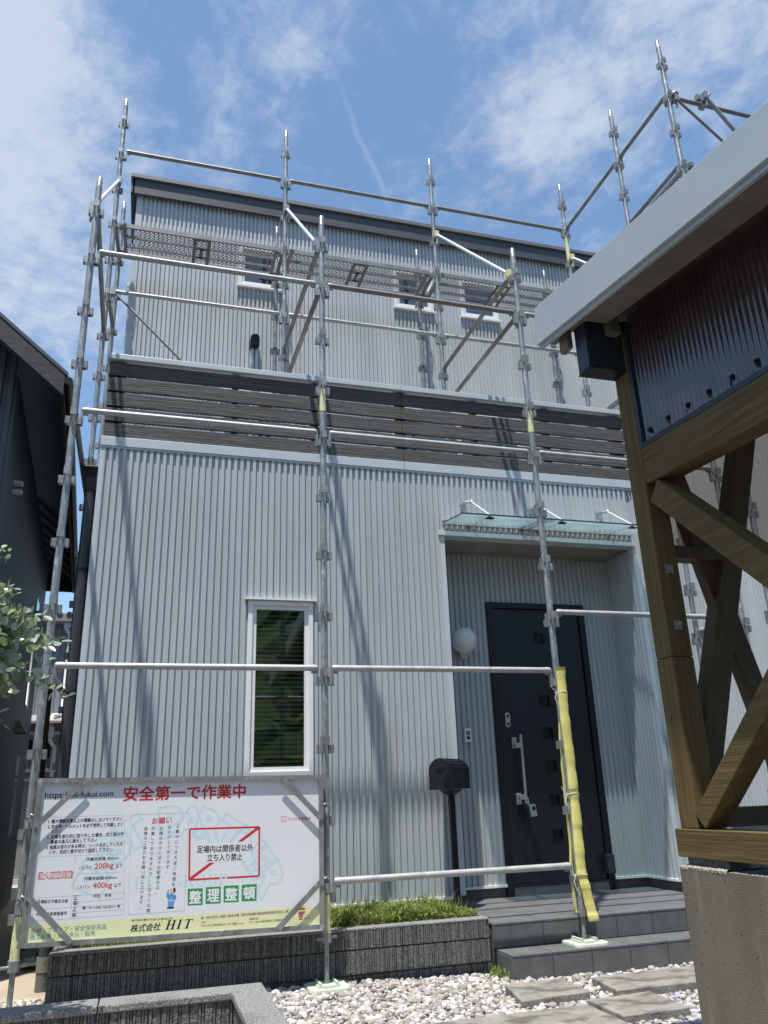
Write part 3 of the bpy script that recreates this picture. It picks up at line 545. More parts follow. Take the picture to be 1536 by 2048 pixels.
mb = MB(); mb.box(.905, .945, 8.13, 8.186, 2.6, 4.98); mb.box(.955, .995, 8.13, 8.186, 2.6, 4.98); H.part('conduit', mb, M['trim'], bevel=.008)
# entrance recess
CAM_SCALE = 1.05; DP = .0165
mb = MB(); corr(mb, 2.345, 2.88, zb, 2.06, YR_); corr(mb, 2.88, 3.865, 1.59, 2.06, YR_); corr(mb, 3.865, 4.19, zb, 2.06, YR_); corr(mb, 6.03, 6.45, zb, 2.06, 4.19, 1, 'y')
mb.box(2.32, 2.88, 6.456, 6.5, zb, 2.06); mb.box(2.88, 3.865, 6.456, 6.5, 1.59, 2.06); mb.box(3.865, 4.2, 6.456, 6.5, zb, 2.06); mb.box(4.194, 4.238, 6.03, 6.5, zb, 2.06)
H.part('entrance_wall', mb, M['wall'])
mb = MB(); mb.box(2.32, 4.22, 6.09, 6.5, 2.055, 2.10); H.part('entrance_ceiling', mb, M['soffit'])
mb = MB(); mb.box(2.345, 4.18, 6.09, 6.455, 2.043, 2.0545); mb2 = MB(); mb2.box(2.345, 4.178, 6.41, 6.436, 2.02, 2.043); mb2.box(4.15, 4.176, 6.09, 6.41, 2.02, 2.043); H.part('ceiling_trim', mb2, M['soffit']); H.part('ceiling_board', mb, M['soffit'])
mb = MB(); mb.box(2.29, 4.205, 5.968, 6.09, 2.043, 2.085); H.part('lintel_trim', mb, M['trim'], bevel=.003)
D = MB(); fw = .058; yd = 6.42
D.box(2.88, 2.88+fw, yd, yd+.07, -.84, 1.588); D.box(3.862-fw, 3.862, yd, yd+.07, -.84, 1.588); D.box(2.88+fw, 3.862-fw, yd, yd+.07, 1.535, 1.588); D.box(2.88+fw, 3.862-fw, yd, yd+.07, -.757, -.742)
dfr = H.part('door_frame', D, M['doorframe'], bevel=.004)
D = MB(); x0, x1 = 2.945, 3.797; hs = [1.265, .715, .439, .162, -.111, -.389]; hx = 3.381; hh = .042
zz = -.738
for h in sorted(hs): D.box(hx-hh, hx+hh, yd+.022, yd+.05, zz, h-hh); zz = h+hh
D.box(hx-hh, hx+hh, yd+.022, yd+.05, zz, 1.531); D.box(x0, hx-hh, yd+.022, yd+.05, -.738, 1.531); D.box(hx+hh, x1, yd+.022, yd+.05, -.738, 1.531)
door = H.part('door', D, M['door'])
for h in hs:
    mb = MB(); mb.box(hx-hh, hx+hh, yd+.034, yd+.040, h-hh, h+hh); H.part('door_light', mb, M['black'], door)
    mb = MB(); b_ = hh+.007; mb.box(hx-b_, hx-hh, yd+.018, yd+.03, h-b_, h+b_); mb.box(hx+hh, hx+b_, yd+.018, yd+.03, h-b_, h+b_); mb.box(hx-hh, hx+hh, yd+.018, yd+.03, h-b_, h-hh); mb.box(hx-hh, hx+hh, yd+.018, yd+.03, h+hh, h+b_); H.part('light_frame', mb, M['black'], door)
mb = MB(); n = 14; pl = [(3.003+.024*math.cos(a), .552+(.038 if math.sin(a) >= 0 else -.038)+.024*math.sin(a)) for a in [math.pi*2*i/n+.001 for i in range(n)]]; mb.prism(pl[::-1], yd+.010, yd+.022); H.part('lock_plate', mb, M['chrome'], door, .003)
mb = MB(); mb.tube((3.006,yd+.012,.585), (3.006,yd+.004,.585), .011); mb.tube((3.006,yd+.012,.518), (3.006,yd+.004,.518), .011); H.part('keyhole', mb, M['black'], door)
mb = MB(); mb.tube((3.088,yd-.035,.425), (3.088,yd-.035,-.125), .0125); mb.box(3.018, 3.062, yd-.006, yd+.022, .315, .405); mb.box(3.03, 3.088, yd-.045, yd-.006, .318, .358); mb.box(3.018, 3.062, yd-.006, yd+.022, -.135, -.045); mb.box(3.03, 3.088, yd-.045, yd-.006, -.098, -.058); H.part('door_handle', mb, M['chrome'], door, .003)
mb = MB(); mb.box(2.90, 3.84, yd+.004, yd+.06, -.832, -.757); H.part('door_sill', mb, M['tile'])
mb = MB(); mb.box(3.775, 3.845, yd-.055, yd-.001, -.70, -.555); H.part('door_stop', mb, M['navy'], dfr, .006)
# glass canopy
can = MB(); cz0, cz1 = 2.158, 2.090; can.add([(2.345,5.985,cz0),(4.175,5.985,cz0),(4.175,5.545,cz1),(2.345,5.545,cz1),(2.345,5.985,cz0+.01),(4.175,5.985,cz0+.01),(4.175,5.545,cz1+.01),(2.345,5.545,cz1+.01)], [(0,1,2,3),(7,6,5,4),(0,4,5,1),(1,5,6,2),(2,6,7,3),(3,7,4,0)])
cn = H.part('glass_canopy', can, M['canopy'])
edgem = pm('glass_edge', (.05,.12,.12), None, rough=.2)
mb = MB(); mb.box(2.345, 4.175, 5.540, 5.5445, cz1-.001, cz1+.011); mb.add([(2.340,5.985,cz0),(2.340,5.545,cz1),(2.340,5.545,cz1+.011),(2.340,5.985,cz0+.011),(2.3445,5.985,cz0),(2.3445,5.545,cz1),(2.3445,5.545,cz1+.011),(2.3445,5.985,cz0+.011)], [(0,1,2,3),(7,6,5,4),(0,4,5,1),(2,6,7,3)]); H.part('glass_edge', mb, edgem, cn)
mb = MB(); mb.box(2.335, 4.182, 5.955, 5.987, cz0-.016, cz0-.002); mb.box(2.335, 4.182, 5.96, 5.985, cz0+.012, cz0+.022); H.part('wall_rail', mb, M['chrome'], cn)
for xx in (2.585, 3.245, 3.925):
    mb = MB(); q = Vector((xx+.01, 5.93, 2.35)); mb.tube((xx-.04,5.985,2.345), (xx-.04,5.94,2.345), .018); mb.tube((xx-.045,5.945,2.345), (xx+.02,5.935,2.352), .013); mb.sphere((xx+.015,5.93,2.352), .018, 10, 8); mb.tube((xx-.06,5.986,2.345), (xx-.06,5.975,2.345), .026); H.part('rod_bracket', mb, M['chrome'], cn)
    mb = MB(); mb.tube(q, (xx+.02, 5.60, 2.115), .0085); H.part('rod', mb, M['silver'], cn)
    mb = MB(); mb.tube((xx+.02,5.60,2.115), (xx+.02,5.605,2.085), .016); mb.box(xx-.012, xx+.052, 5.585, 5.615, 2.082, 2.092); H.part('glass_clamp', mb, M['black'], cn)
# downpipe
mb = MB(); mb.path([(-.522,6.06,2.30),(-.522,6.06,1.2),(-.522,6.06,.2),(-.522,6.06,-1.0)], .040, 16); dp = H.part('downpipe', mb, M['pipe'])
mb = MB(); mb.add([(-.60,6.0,2.445),(-.487,6.0,2.445),(-.487,6.13,2.445),(-.60,6.13,2.445),(-.565,6.015,2.255),(-.482,6.015,2.255),(-.482,6.105,2.255),(-.565,6.105,2.255)], [(0,3,2,1),(4,5,6,7),(0,1,5,4),(1,2,6,5),(2,3,7,6),(3,0,4,7)]); mb.box(-.608, -.480, 5.99, 6.14, 2.43, 2.449); H.part('leader_head', mb, M['black'], dp, .004)
for z_ in (1.62, .72, .08): mb = MB(); mb.tube((-.522,6.06,z_), (-.522,6.06,z_+.022), .0445); mb.box(-.522, -.47, 6.05, 6.07, z_, z_+.02); H.part('pipe_clip', mb, M['black'], dp)
mb = MB(); mb.tube((-.522,6.06,-1.0), (-.522,6.06,-.915), .046); H.part('pipe_collar', mb, M['cream'], dp); mb = MB(); mb.tube((-.522,6.06,-1.125), (-.522,6.06,-1.0), .042); H.part('drain_stub', mb, M['found'], dp)
# things fixed to or standing by the entrance
t = Thing('wall_lamp', 'round white globe lamp on the wall left of the door', 'lamp', (2.605, 6.44, 1.21))
mb = MB(); mb.sphere((2.605, 6.33, 1.215), .112); t.part('globe', mb, M['leafbag']); mb = MB(); mb.tube((2.605,6.445,1.13), (2.605,6.40,1.13), .05); mb.tube((2.605,6.40,1.10), (2.605,6.34,1.10), .04); t.part('lamp_base', mb, M['chrome'])
t = Thing('doorbell', 'small white doorbell panel on the wall left of the door', 'doorbell', (2.618, 6.43, .43))
mb = MB(); mb.box(2.588, 2.648, 6.410, 6.438, .372, .486); t.part('bell_case', mb, M['white'], bevel=.004); mb = MB(); mb.box(2.606, 2.632, 6.404, 6.410, .395, .418); t.part('bell_button', mb, M['black']); mb = MB(); mb.box(2.604, 2.634, 6.400, 6.410, .428, .462); t.part('bell_cover', mb, M['cream'], bevel=.003)
t = Thing('key_box', 'grey key safe hanging from the door handle', 'key box', (3.115, 6.37, -.17))
mb = MB(); mb.obox((3.118,6.365,-.185), (.034,0,.004), (0,.019,0), (-.006,0,.052)); t.part('case', mb, M['navy'], bevel=.008); mb = MB(); mb.obox((3.124,6.342,-.185), (.028,0,.003), (0,.005,0), (-.005,0,.045)); fp = t.part('front_plate', mb, M['chrome'], bevel=.008); mb = MB(); mb.obox((3.128,6.336,-.165), (.013,0,.001), (0,.002,0), (-.002,0,.016)); t.part('dial_window', mb, M['black'], fp)
mb = MB(); mb.path([(3.103,6.365,-.14),(3.098,6.37,-.09),(3.088,6.385,-.07),(3.078,6.385,-.09),(3.098,6.365,-.14)], .004, 8); t.part('shackle', mb, M['chrome'])
t = Thing('mailbox', 'black arched mailbox on a post beside the porch', 'mailbox', (2.205, 5.82, -.86))
a = R(43.5); nrm = Vector((-math.sin(a), -math.cos(a), 0)); sdv = Vector((math.cos(a), -math.sin(a), 0)); c0 = Vector((2.225, 5.86, .005)); hw = .0925; hl = .165
arch = [(-hw, 0), (hw, 0)]+[(hw*math.cos(q), .122+hw*math.sin(q)) for q in [math.pi*i/36 for i in range(37)]]
def extr(mb, poly, c, d0, d1, grow=1.0):
    n = len(poly); mb.add([c+sdv*p*grow+Vector((0,0,h*grow))+nrm*d0 for p, h in poly]+[c+sdv*p*grow+Vector((0,0,h*grow))+nrm*d1 for p, h in poly], [tuple(range(n)), tuple(range(2*n-1, n-1, -1))]+[(j, n+j, n+(j+1)%n, (j+1)%n) for j in range(n)])
mb = MB(); extr(mb, arch, c0, -hl, hl); 
for q in [math.pi*(.08+.84*i/9) for i in range(10)]: mb.beam(c0+sdv*hw*1.0*math.cos(q)+Vector((0,0,.122+hw*1.0*math.sin(q)))-nrm*hl*.96, c0+sdv*hw*math.cos(q)+Vector((0,0,.122+hw*math.sin(q)))+nrm*hl*.96, .008, .006)
bx = t.part('box', mb, M['black'])
mb = MB(); extr(mb, arch, c0-Vector((0,0,.002)), hl+.001, hl+.016, 1.03); fd = t.part('front_door', mb, M['black'], bevel=.004)
mb = MB(); el = [(.035*math.cos(q), .155+.014*math.sin(q)) for q in [2*math.pi*i/20 for i in range(20)]]; extr(mb, el, c0, hl+.017, hl+.024); t.part('pull', mb, M['black'], fd)
mb = MB(); mb.add([c0+sdv*s*w_+nrm*e*l_+Vector((0,0,z_)) for z_, w_, l_ in ((-.045,.022,.022),(-.003,.06,.09)) for s, e in ((-1,-1),(1,-1),(1,1),(-1,1))], [(0,3,2,1),(4,5,6,7),(0,1,5,4),(1,2,6,5),(2,3,7,6),(3,0,4,7)]); t.part('bracket', mb, M['black'])
mb = MB(); mb.beam((2.225,5.86,-.88), (2.225,5.86,-.04), .042, .042, (0,1,0)); t.part('post', mb, M['black'], bevel=.004)
CAM_SCALE = 1.0
# ------------------------------------------------------------------ scaffolding
Z0, PT_ = 4.42, .45
def zk(k): return Z0-k*PT_
PR, RR = .0243, .0213
def pocket(mb, x, y, z, sides=((0,-1,0),(0,1,0),(-1,0,-.058),(1,0,-.058))):
    t_ = .004
    for dx, dy, dz in sides:
        h = .056; w = .021; o = .046
        n = Vector((dx,dy,0)); s = Vector((dy,-dx,0)); c = Vector((x,y,z+dz-h/2))
        mb.obox(c+n*(PR+o*.62), s*w, n*t_/2, (0,0,h/2))
        for q in (-1, 1): mb.obox(c+n*(PR+o*.28)+s*q*(w-.002), s*.002, n*o*.34, (0,0,h/2))
POLES = {}
def pole(key, x, y, ztop, zbot, ks, label, group, jack=None, bands=(), spig=True):
    T = Thing('scaffold_pole', label, 'scaffold pole', (x, y, jack if jack is not None else zbot), group)
    mb = MB(); mb.path([(x,y,zbot),(x,y,ztop-.095)], PR, 18)
    for z in (3.1, 1.2): 
        if zbot < z < ztop-.3: mb.tube((x,y,z-.30), (x,y,z-.296), PR+.0012, n=18)
    T.part('tube', mb, M['galv'])
    mb = MB(); mb.path([(x,y,ztop-.095),(x,y,ztop-.09),(x,y,ztop-.004),(x,y,ztop)], [PR-.003,PR-.0045,PR-.0045,PR-.007], 16); mb.tube((x-.026,y,ztop-.05),(x+.026,y,ztop-.05),.004,n=8); T.part('spigot', mb, M['galv'])
    for k in ks:
        mb = MB(); pocket(mb, x, y, zk(k), *([((-1,0,-.058),)] if key == 'P3' and k > 7 else [])); T.part('pocket', mb, M['galv'])
    for a, b in bands:
        mb = MB(); mb.path([(x,y,a),(x,y,b)], PR+.0012, 18, False); T.part('painted_band', mb, M['ypaint'])
    if jack is not None:
        mb = MB(); zz = jack+.03
        rs, ps = [], []
        while zz < zbot+.02: ps += [(x,y,zz),(x,y,zz+.004)]; rs += [.0165,.0145]; zz += .008
        mb.path(ps, rs, 14); j = T.part('jack_screw', mb, M['galv'])
        mb = MB(); mb.tube((x,y,zbot-.045),(x,y,zbot+.012),PR+.008,n=16); mb.tube((x-.07,y-.03,zbot-.02),(x+.07,y+.03,zbot-.02),.009,n=10); T.part('jack_nut', mb, M['galv'], j)
        mb = MB(); mb.box(x-.07,x+.07,y-.07,y+.07,jack+.022,jack+.030); mb.box(x-.06,x-.045,y-.07,y+.07,jack+.03,jack+.045); mb.box(x+.045,x+.06,y-.07,y+.07,jack+.03,jack+.045); T.part('base_plate', mb, M['pad'], j)
        mb = MB(); w = .128; c = .03
        pl = [(-w+c,-w),(w-c,-w),(w,-w+c),(w,w-c),(w-c,w),(-w+c,w),(-w,w-c),(-w,-w+c)]
        mb.add([(x+a,y+b,jack) for a,b in pl]+[(x+a*.97,y+b*.97,jack+.021) for a,b in pl], [tuple(range(8))[::-1], tuple(range(8,16))]+[(i,(i+1)%8,8+(i+1)%8,8+i) for i in range(8)])
        for i in range(5): mb.box(x-.05+i*.014,x-.042+i*.014,y-.105,y-.085,jack+.02,jack+.032)
        T.part('ground_pad', mb, M['pad'], j, .004)
    POLES[key] = T; return T
YP, YQ, YR = 5.402, 7.233, 7.865
X1, X2, X3, X4 = -.637, 1.16, 2.947, 4.741
GP = 'scaffold poles standing around the house'
PX = {'P1':(-.624,YP),'P2':(1.169,YP),'P3':(2.956,YP),'P4':(4.74,YP),'Q1':(-.650,YQ),'Q2':(1.149,YQ),'Q3':(2.940,YQ),'Q4':(4.741,YQ),'R1':(-.62,YR),'R2':(1.149,YR),'R3':(2.940,YR),'R4':(4.741,YR),'S1':(4.74,6.0),'S2':(4.74,5.07)}
pole('P1',*PX['P1'],4.68,-.835,range(0,12),'front scaffold pole at the left end of the safety sign, beside the leafy branch',GP,-1.13,[(-.83,-.60)])
pole('P2',*PX['P2'],4.665,-.825,range(0,12),'front scaffold pole at the right end of the safety sign, standing in the gravel',GP,-1.122,[(2.80,2.995),(-.82,-.60)])
pole('P3',*PX['P3'],4.665,-.80,range(0,12),'front scaffold pole wrapped in yellow foam at its foot, on the porch step',GP,-1.016,[(2.80,2.995)])
pole('P4',*PX['P4'],4.665,-1.0,range(0,12),'scaffold pole half hidden behind the timber braces at the right edge',GP,-1.25)
pole('Q1',*PX['Q1'],7.40,-.95,range(-6,12),'tallest scaffold pole at the left corner of the house, top reaching above the roof',GP,-1.13)
pole('Q2',*PX['Q2'],7.40,2.735,range(-6,3),'scaffold pole rising from the balcony above the roof, second from the left corner',GP)
pole('Q3',*PX['Q3'],7.40,2.735,range(-6,3),'tall scaffold pole rising from the balcony past the roof, beside the middle small window',GP)
pole('Q4',*PX['Q4'],7.40,-1.0,range(-6,12),'scaffold pole with a yellow painted stretch where guard rails turn a corner at the roof',GP,-1.25,[(6.20,6.58)])
pole('R1',*PX['R1'],6.52,-.95,range(-4,12),'short scaffold pole against the left corner of the house, just above the walkway',GP,-1.13)
pole('R2',*PX['R2'],6.52,2.735,range(-4,3),'short scaffold pole close to the upper wall in front of the leftmost small window',GP)
pole('R3',*PX['R3'],6.52,2.735,range(-4,3),'short scaffold pole close to the upper wall in front of the middle small window',GP)
pole('R4',*PX['R4'],6.52,2.735,range(-4,3),'short scaffold pole close to the upper wall beside the tip of the carport roof',GP)
pole('S1',*PX['S1'],7.40,-1.0,range(-6,12),'pole behind the pale carport board, lower of the two standing against the open sky',GP,-1.25)
pole('S2',*PX['S2'],7.40,-1.0,range(-6,12),'highest scaffold pole in the photo, behind the pale carport board at the upper right',GP,-1.25)
def xy(k): return PX[k]
def rail(a, b, k, label, group, m='rail', kind='scaffold_rail'):
    p, q = Vector((*xy(a), zk(k)+.004)), Vector((*xy(b), zk(k)+.004)); d = (q-p).normalized(); g = .052
    T = Thing(kind, label, 'scaffold rail', p+d*g, group)
    mb = MB(); mb.path([p+d*g, p+d*(g+.02), p+d*(g+.06), q-d*(g+.06), q-d*(g+.02), q-d*g], [RR*.9,RR*1.12,RR,RR,RR*1.12,RR*.9], 16); T.part('tube', mb, M[m])
    for e, s in ((p, 1), (q, -1)):
        c = e+d*s*.052; sd = d.cross(Vector((0,0,1)))
        mb = MB(); mb.obox(c+Vector((0,0,-.058)), d*.009, sd*.014, (0,0,.062)); mb.obox(c+Vector((0,0,-.015))+d*s*.02, d*.022, sd*.008, (0,0,.022)); T.part('wedge', mb, M['galv'])
    return T
GF = 'long rails along the front row of scaffold poles'
nm = {1:'upper front rail below the pole tops', 4:'front rail across the wooden balcony slats', 8:'front rail at the height of the narrow window'}
for k in (1, 4, 8):
    rail('P1','P2',k,nm[k]+', left span',GF)
    rail('P2','P3',k,nm[k]+', right span',GF, 'brownrail' if k == 1 else 'rail')
rail('P2','P3',11,'lowest front rail in front of the mailbox, below the yellow wrapped foam',GF)
rail('P3','P4',1,'short visible end of front rail running behind the pale carport board tip',GF)
rail('P3','P4',4,'front rail across the balcony slats, running behind the brown carport post',GF)
rail('P3','P4',7,'rail crossing in front of the door top and behind the timber post',GF)
GQ = 'guard rails along the upper scaffold walkway'
for a, b, w in (('Q1','Q2','first span from the left corner'),('Q2','Q3','middle span'),('Q3','Q4','right span towards the carport')):
    rail(a,b,-5,'top guard rail against the sky above the roof, '+w,GQ,'brownrail'); rail(a,b,-1,'lower rail across the upper ribbed wall below the walkway, '+w,GQ)
rail('Q4','S1',-5,'top rail against the sky sloping up from the yellow painted corner pole',GQ,'brownrail'); rail('S1','S2',-5,'top rail against the sky between the two highest right hand poles',GQ,'brownrail')
GD = 'cross rails joining the front scaffold row to the back row'
rail('P1','Q1',0,'cross rail at the left corner running from just below the left pole top',GD,'brownrail'); rail('P1','Q1',4,'cross rail at the left corner beside the balcony slats',GD,'brownrail'); rail('P1','Q1',8,'cross rail at the left corner behind the downpipe',GD)
for a, b, w in (('P2','Q2','middle pole'),('P3','Q3','yellow wrapped pole')):
    rail(a,b,0,'upper of two parallel cross rails behind the top of the '+w,GD,'brownrail'); rail(a,b,1,'lower of two parallel cross rails behind the top of the '+w,GD,'brownrail')
rail('S1','P4',7,'short cross rail glimpsed between the carport post and its inner brace',GD)
rail('Q4','S1',-3,'lower rail sloping down along the right walkway, just above the carport board',GQ,'brownrail'); rail('S1','S2',-3,'lower rail beside the highest pole, just above the carport board',GQ,'brownrail')
rail('Q1','R1',-1,'short cross rail at the left corner beside the upper wall',GD,'brownrail')
for a, b, w in (('Q1','R1','at the left corner'),('Q2','R2','in front of the leftmost small window'),('Q3','R3','in front of the middle small window'),('Q4','R4','beside the carport roof tip')):
    rail(a,b,-3,'short bearer under the walkway deck '+w,GD,'deck','scaffold_bearer')
# rail running right from the highest pole, with a clamp and struts
T = Thing('scaffold_rail','rail running right from the highest pole with a clamp on it','scaffold rail',(4.79,5.07,6.63),GQ)
mb = MB(); mb.tube((4.79,5.07,6.63),(6.6,5.07,6.63),RR); T.part('tube', mb, M['brownrail'])
mb = MB(); mb.box(5.13,5.19,5.03,5.11,6.60,6.73); mb.tube((5.20,5.05,6.70),(5.24,5.02,6.76),.012); mb.tube((5.16,5.0,6.70),(5.16,5.13,6.70),.02); mb.box(5.09,5.13,5.05,5.09,6.68,6.75); T.part('clamp', mb, M['galv'])
mb = MB(); mb.tube((4.80,5.03,6.63),(4.80,5.08,6.70),.035); T.part('hook', mb, M['galv'])
def brace(p, q, label, m='silver', r=.0165, clamp='galv'):
    T = Thing('scaffold_brace', label, 'scaffold brace', p, 'slanting scaffold braces'); p, q = Vector(p), Vector(q); d = (q-p).normalized()
    mb = MB(); mb.path([p, p+d*.05, p+d*.08, q-d*.08, q-d*.05, q], [r*.55,r*.6,r,r,r*.6,r*.55], 14); T.part('tube', mb, M[m])
    for e, s in ((p,1),(q,-1)):
        mb = MB(); mb.box(e.x-.022,e.x+.022,e.y-.03,e.y+.03,e.z-.05,e.z+.035); mb.tube((e.x-.03,e.y-.01,e.z-.03),(e.x+.03,e.y-.01,e.z-.03),.008,n=8); mb.obox(e+Vector((0,-.01,-.085)), (.006,0,.0), (0,.012,0), (.008,0,.055)); T.part('clamp', mb, M[clamp])
for a, b, w, cl in (('Q1','P1','left corner','galv'),('Q2','P2','middle pole','galv'),('Q3','P3','yellow wrapped pole','ypaint'),('Q4','P4','carport roof, mostly hidden by it','ypaint')):
    (x0,y0),(x1,y1) = xy(a), xy(b); f = .045; brace((x0+.01,y0-.05,zk(-4)+.01),(x1-.035,y1+.05,zk(0)+.0),'bright silver brace slanting down to the '+w, clamp=cl)
brace((-.59,YQ-.04,4.85),(1.12,YQ-.04,3.13),'thin dark brace slanting down behind the balcony cap at the left','brownrail',.0125)
brace((4.80,5.04,6.60),(6.0,5.04,5.49),'thin strut slanting down from the highest pole behind the carport board','brownrail',.0135); brace((5.14,5.0,6.68),(6.2,5.0,5.23),'thicker strut slanting down from the clamp behind the carport board','galv',.02)
# walkway decks
def deck(x0, x1, y0, y1, label, along='x', z1=5.785):
    z0 = z1-.05
    T = Thing('scaffold_deck', label, 'scaffold deck', (x0, y0, z0), 'steel walkway decks')
    def bx(mb, a, b, c, d, e, f):
        if along == 'x': mb.box(a, b, c, d, e, f)
        else: mb.box(c, d, a, b, e, f)
    if along == 'x': a0, a1, c0, c1 = x0, x1, y0, y1
    else: a0, a1, c0, c1 = y0, y1, x0, x1
    mb = MB(); W = c1-c0
    bx(mb, a0, a1, c0, c0+.022, z0, z1); bx(mb, a0, a1, c1-.022, c1, z0, z1)
    for f in (.36, .67): bx(mb, a0, a1, c0+W*f-.009, c0+W*f+.009, z0+.005, z1-.012)
    bx(mb, a0, a0+.035, c0+.022, c1-.022, z0+.002, z1); bx(mb, a1-.035, a1, c0+.022, c1-.022, z0+.002, z1); T.part('deck_frame', mb, M['deck'])
    mb = MB(); mid = (a0+a1)/2; hw = .075
    for s in (-1, 1): bx(mb, mid+s*hw-.018, mid+s*hw+.018, c0+.022, c1-.022, z0-.003, z0+.001)
    for f in (.0, .34, .68, 1.0): bx(mb, mid-hw+.018, mid+hw-.018, c0+.022+(W-.044)*f-(.0 if f == 0 else .02), c0+.022+(W-.044)*f+(.0 if f == 1 else .02), z0-.003, z0+.001)
    bx(mb, mid-.018, mid+.018, c0+W*.34, c0+W*.68, z0-.003, z0+.001); T.part('stiffener_plate', mb, M['hatch'])
    mb = MB(); rowh = .0215; pitch = .046; sw = .0022
    ny = int((W-.044)/rowh); nx = int((a1-a0-.07)/(pitch/2))
    for j in range(ny):
        cy = c0+.024+rowh*(j+.5); up = []
        for i in range(nx+1):
            s = 1 if (i+j) % 2 == 0 else -1; up.append((a0+.035+i*pitch/2, cy+s*rowh*.5))
        for (ax, ay), (b_x, by) in zip(up[:-1], up[1:]):
            dx, dy = b_x-ax, by-ay; L = math.hypot(dx, dy); nxx, nyy = -dy/L*sw, dx/L*sw
            q = [(ax+nxx, ay+nyy), (ax-nxx, ay-nyy), (b_x-nxx, by-nyy), (b_x+nxx, by+nyy)]
            if along != 'x': q = [(v, u) for u, v in q]
            zz = z1-.008
            mb.add([(u, v, zz) for u, v in q]+[(u, v, zz+.004) for u, v in q], [(0,1,2,3),(7,6,5,4),(0,4,5,1),(2,6,7,3)])
    T.part('mesh', mb, M['mesh'])
    mb = MB()
    for e in (a0, a1):
        for c in (c0+.06, c1-.06): 
            s = 1 if e == a1 else -1; bx(mb, min(e, e+s*.05), max(e, e+s*.05), c-.018, c+.018, z0+.015, z1+.012)
    T.part('hook', mb, M['deck'])
deck(-.565, 1.085, 7.30, 7.795, 'mesh walkway deck at the left corner above the balcony'); deck(1.215, 2.875, 7.30, 7.795, 'middle mesh walkway deck with a slanting cross rail in front of it'); deck(3.005, 4.675, 7.30, 7.795, 'right mesh walkway deck running behind the carport board')
deck(4.79, 5.28, 5.10, 7.10, 'mesh walkway deck on the right side, seen over the carport board', 'y')
deck(4.79, 5.28, 5.75, 7.15, 'lower mesh walkway deck, only its end visible between the carport post and the balcony cap', 'y', 4.02)
# yellow foam sleeve tied round the foot of a pole
T = Thing('foam_sleeve', 'yellow foam sleeve tied round the foot of the scaffold pole at the porch', 'foam sleeve', (2.956, YP, -.88))
def sleeve(z0, z1, a0, a1, r0, r1, cx, cx1, seed):
    mb = MB(); rr = random.Random(seed); nz = 26; na = 14; vs = []
    for i in range(nz+1):
        f = i/nz; z = z0+(z1-z0)*f; r = r0+(r1-r0)*f+.0025*math.sin(z*31+seed)+.002*math.sin(z*83+seed*2)*math.sin(z*17)+rr.uniform(-.0012,.0012); c = cx+(cx1-cx)*f+.004*math.sin(z*7+seed)
        for th in (0, .008):
            for j in range(na+1):
                a = a0+(a1-a0)*j/na; vs.append((c+(r+th)*math.cos(a), YP+(r+th)*math.sin(a)*.9, z))
    w = na+1; st = 2*w; fs = []
    for i in range(nz):
        for j in range(na):
            b = i*st+j; fs.append((b, b+st, b+st+1, b+1)); b = i*st+w+j; fs.append((b, b+1, b+st+1, b+st))
        for j in (0, na): b = i*st+j; fs.append((b, b+w, b+w+st, b+st))
    for i in (0, nz):
        for j in range(na): b = i*st+j; fs.append((b, b+1, b+1+w, b+w))
    mb.add(vs, fs, True); return mb
xp = 2.974
T.part('upper_wrap', sleeve(-.05, .845, R(-140), R(50), .040, .042, xp, xp, 1), M['ypad'])
T.part('middle_wrap', sleeve(-.60, -.045, R(-138), R(50), .043, .041, xp, xp, 2), M['ypad'])
T.part('front_flap', sleeve(-.875, -.60, R(-130), R(10), .050, .044, xp+.045, xp+.002, 3), M['ypad'])
T.part('side_flap', sleeve(-.83, .60, R(-205), R(-165), .050, .030, xp-.012, xp-.005, 4), M['ypad'])
mb = MB()
for z in (.66, -.055, -.585):
    mb.path([(xp+.051*math.cos(q), YP+.047*math.sin(q), z+.004*math.sin(3*q)) for q in [2*math.pi*i/16 for i in range(17)]], .0022, 6)
    mb.path([(xp-.05,YP-.03,z),(xp-.07,YP-.035,z-.04),(xp-.055,YP-.04,z-.10)], .0022, 6); mb.path([(xp-.05,YP-.03,z),(xp-.085,YP-.03,z+.03),(xp-.09,YP-.03,z+.05)], .0022, 6)
T.part('string', mb, M['white'])
# ------------------------------------------------------------------ safety sign
SG = Thing('safety_sign', 'large white construction safety sign in a steel frame, tied between two scaffold poles', 'sign', (.27, 5.36, -.76))
YB = 5.352
bq = [(-.578,.131),(1.1235,.105),(1.128,-.770),(-.589,-.744)]
mb = MB(); mb.prism([bq[3],bq[2],bq[1],bq[0]], YB, YB+.006); SG.part('board', mb, M['board'])
mb = MB(); mb.prism([(-.5825,-.737),(1.124,-.7645),(1.1215,-.655),(-.575,-.645)], YB-.000120, YB-.000040); SG.part('yellow_band', mb, M['yellow'])
fr = MB()
for (a, b) in ((bq[0],bq[1]),(bq[3],bq[2])): fr.beam((a[0]-.02,YB-.004000,a[1]),(b[0]+.02,YB-.004000,b[1]),.034,.026)
for (a, b) in ((bq[0],bq[3]),(bq[1],bq[2])): fr.beam((a[0],YB-.004500,a[1]+.012),(b[0],YB-.004500,b[1]-.012),.034,.028,(1,0,0))
SG.part('frame', fr, M['galv'])
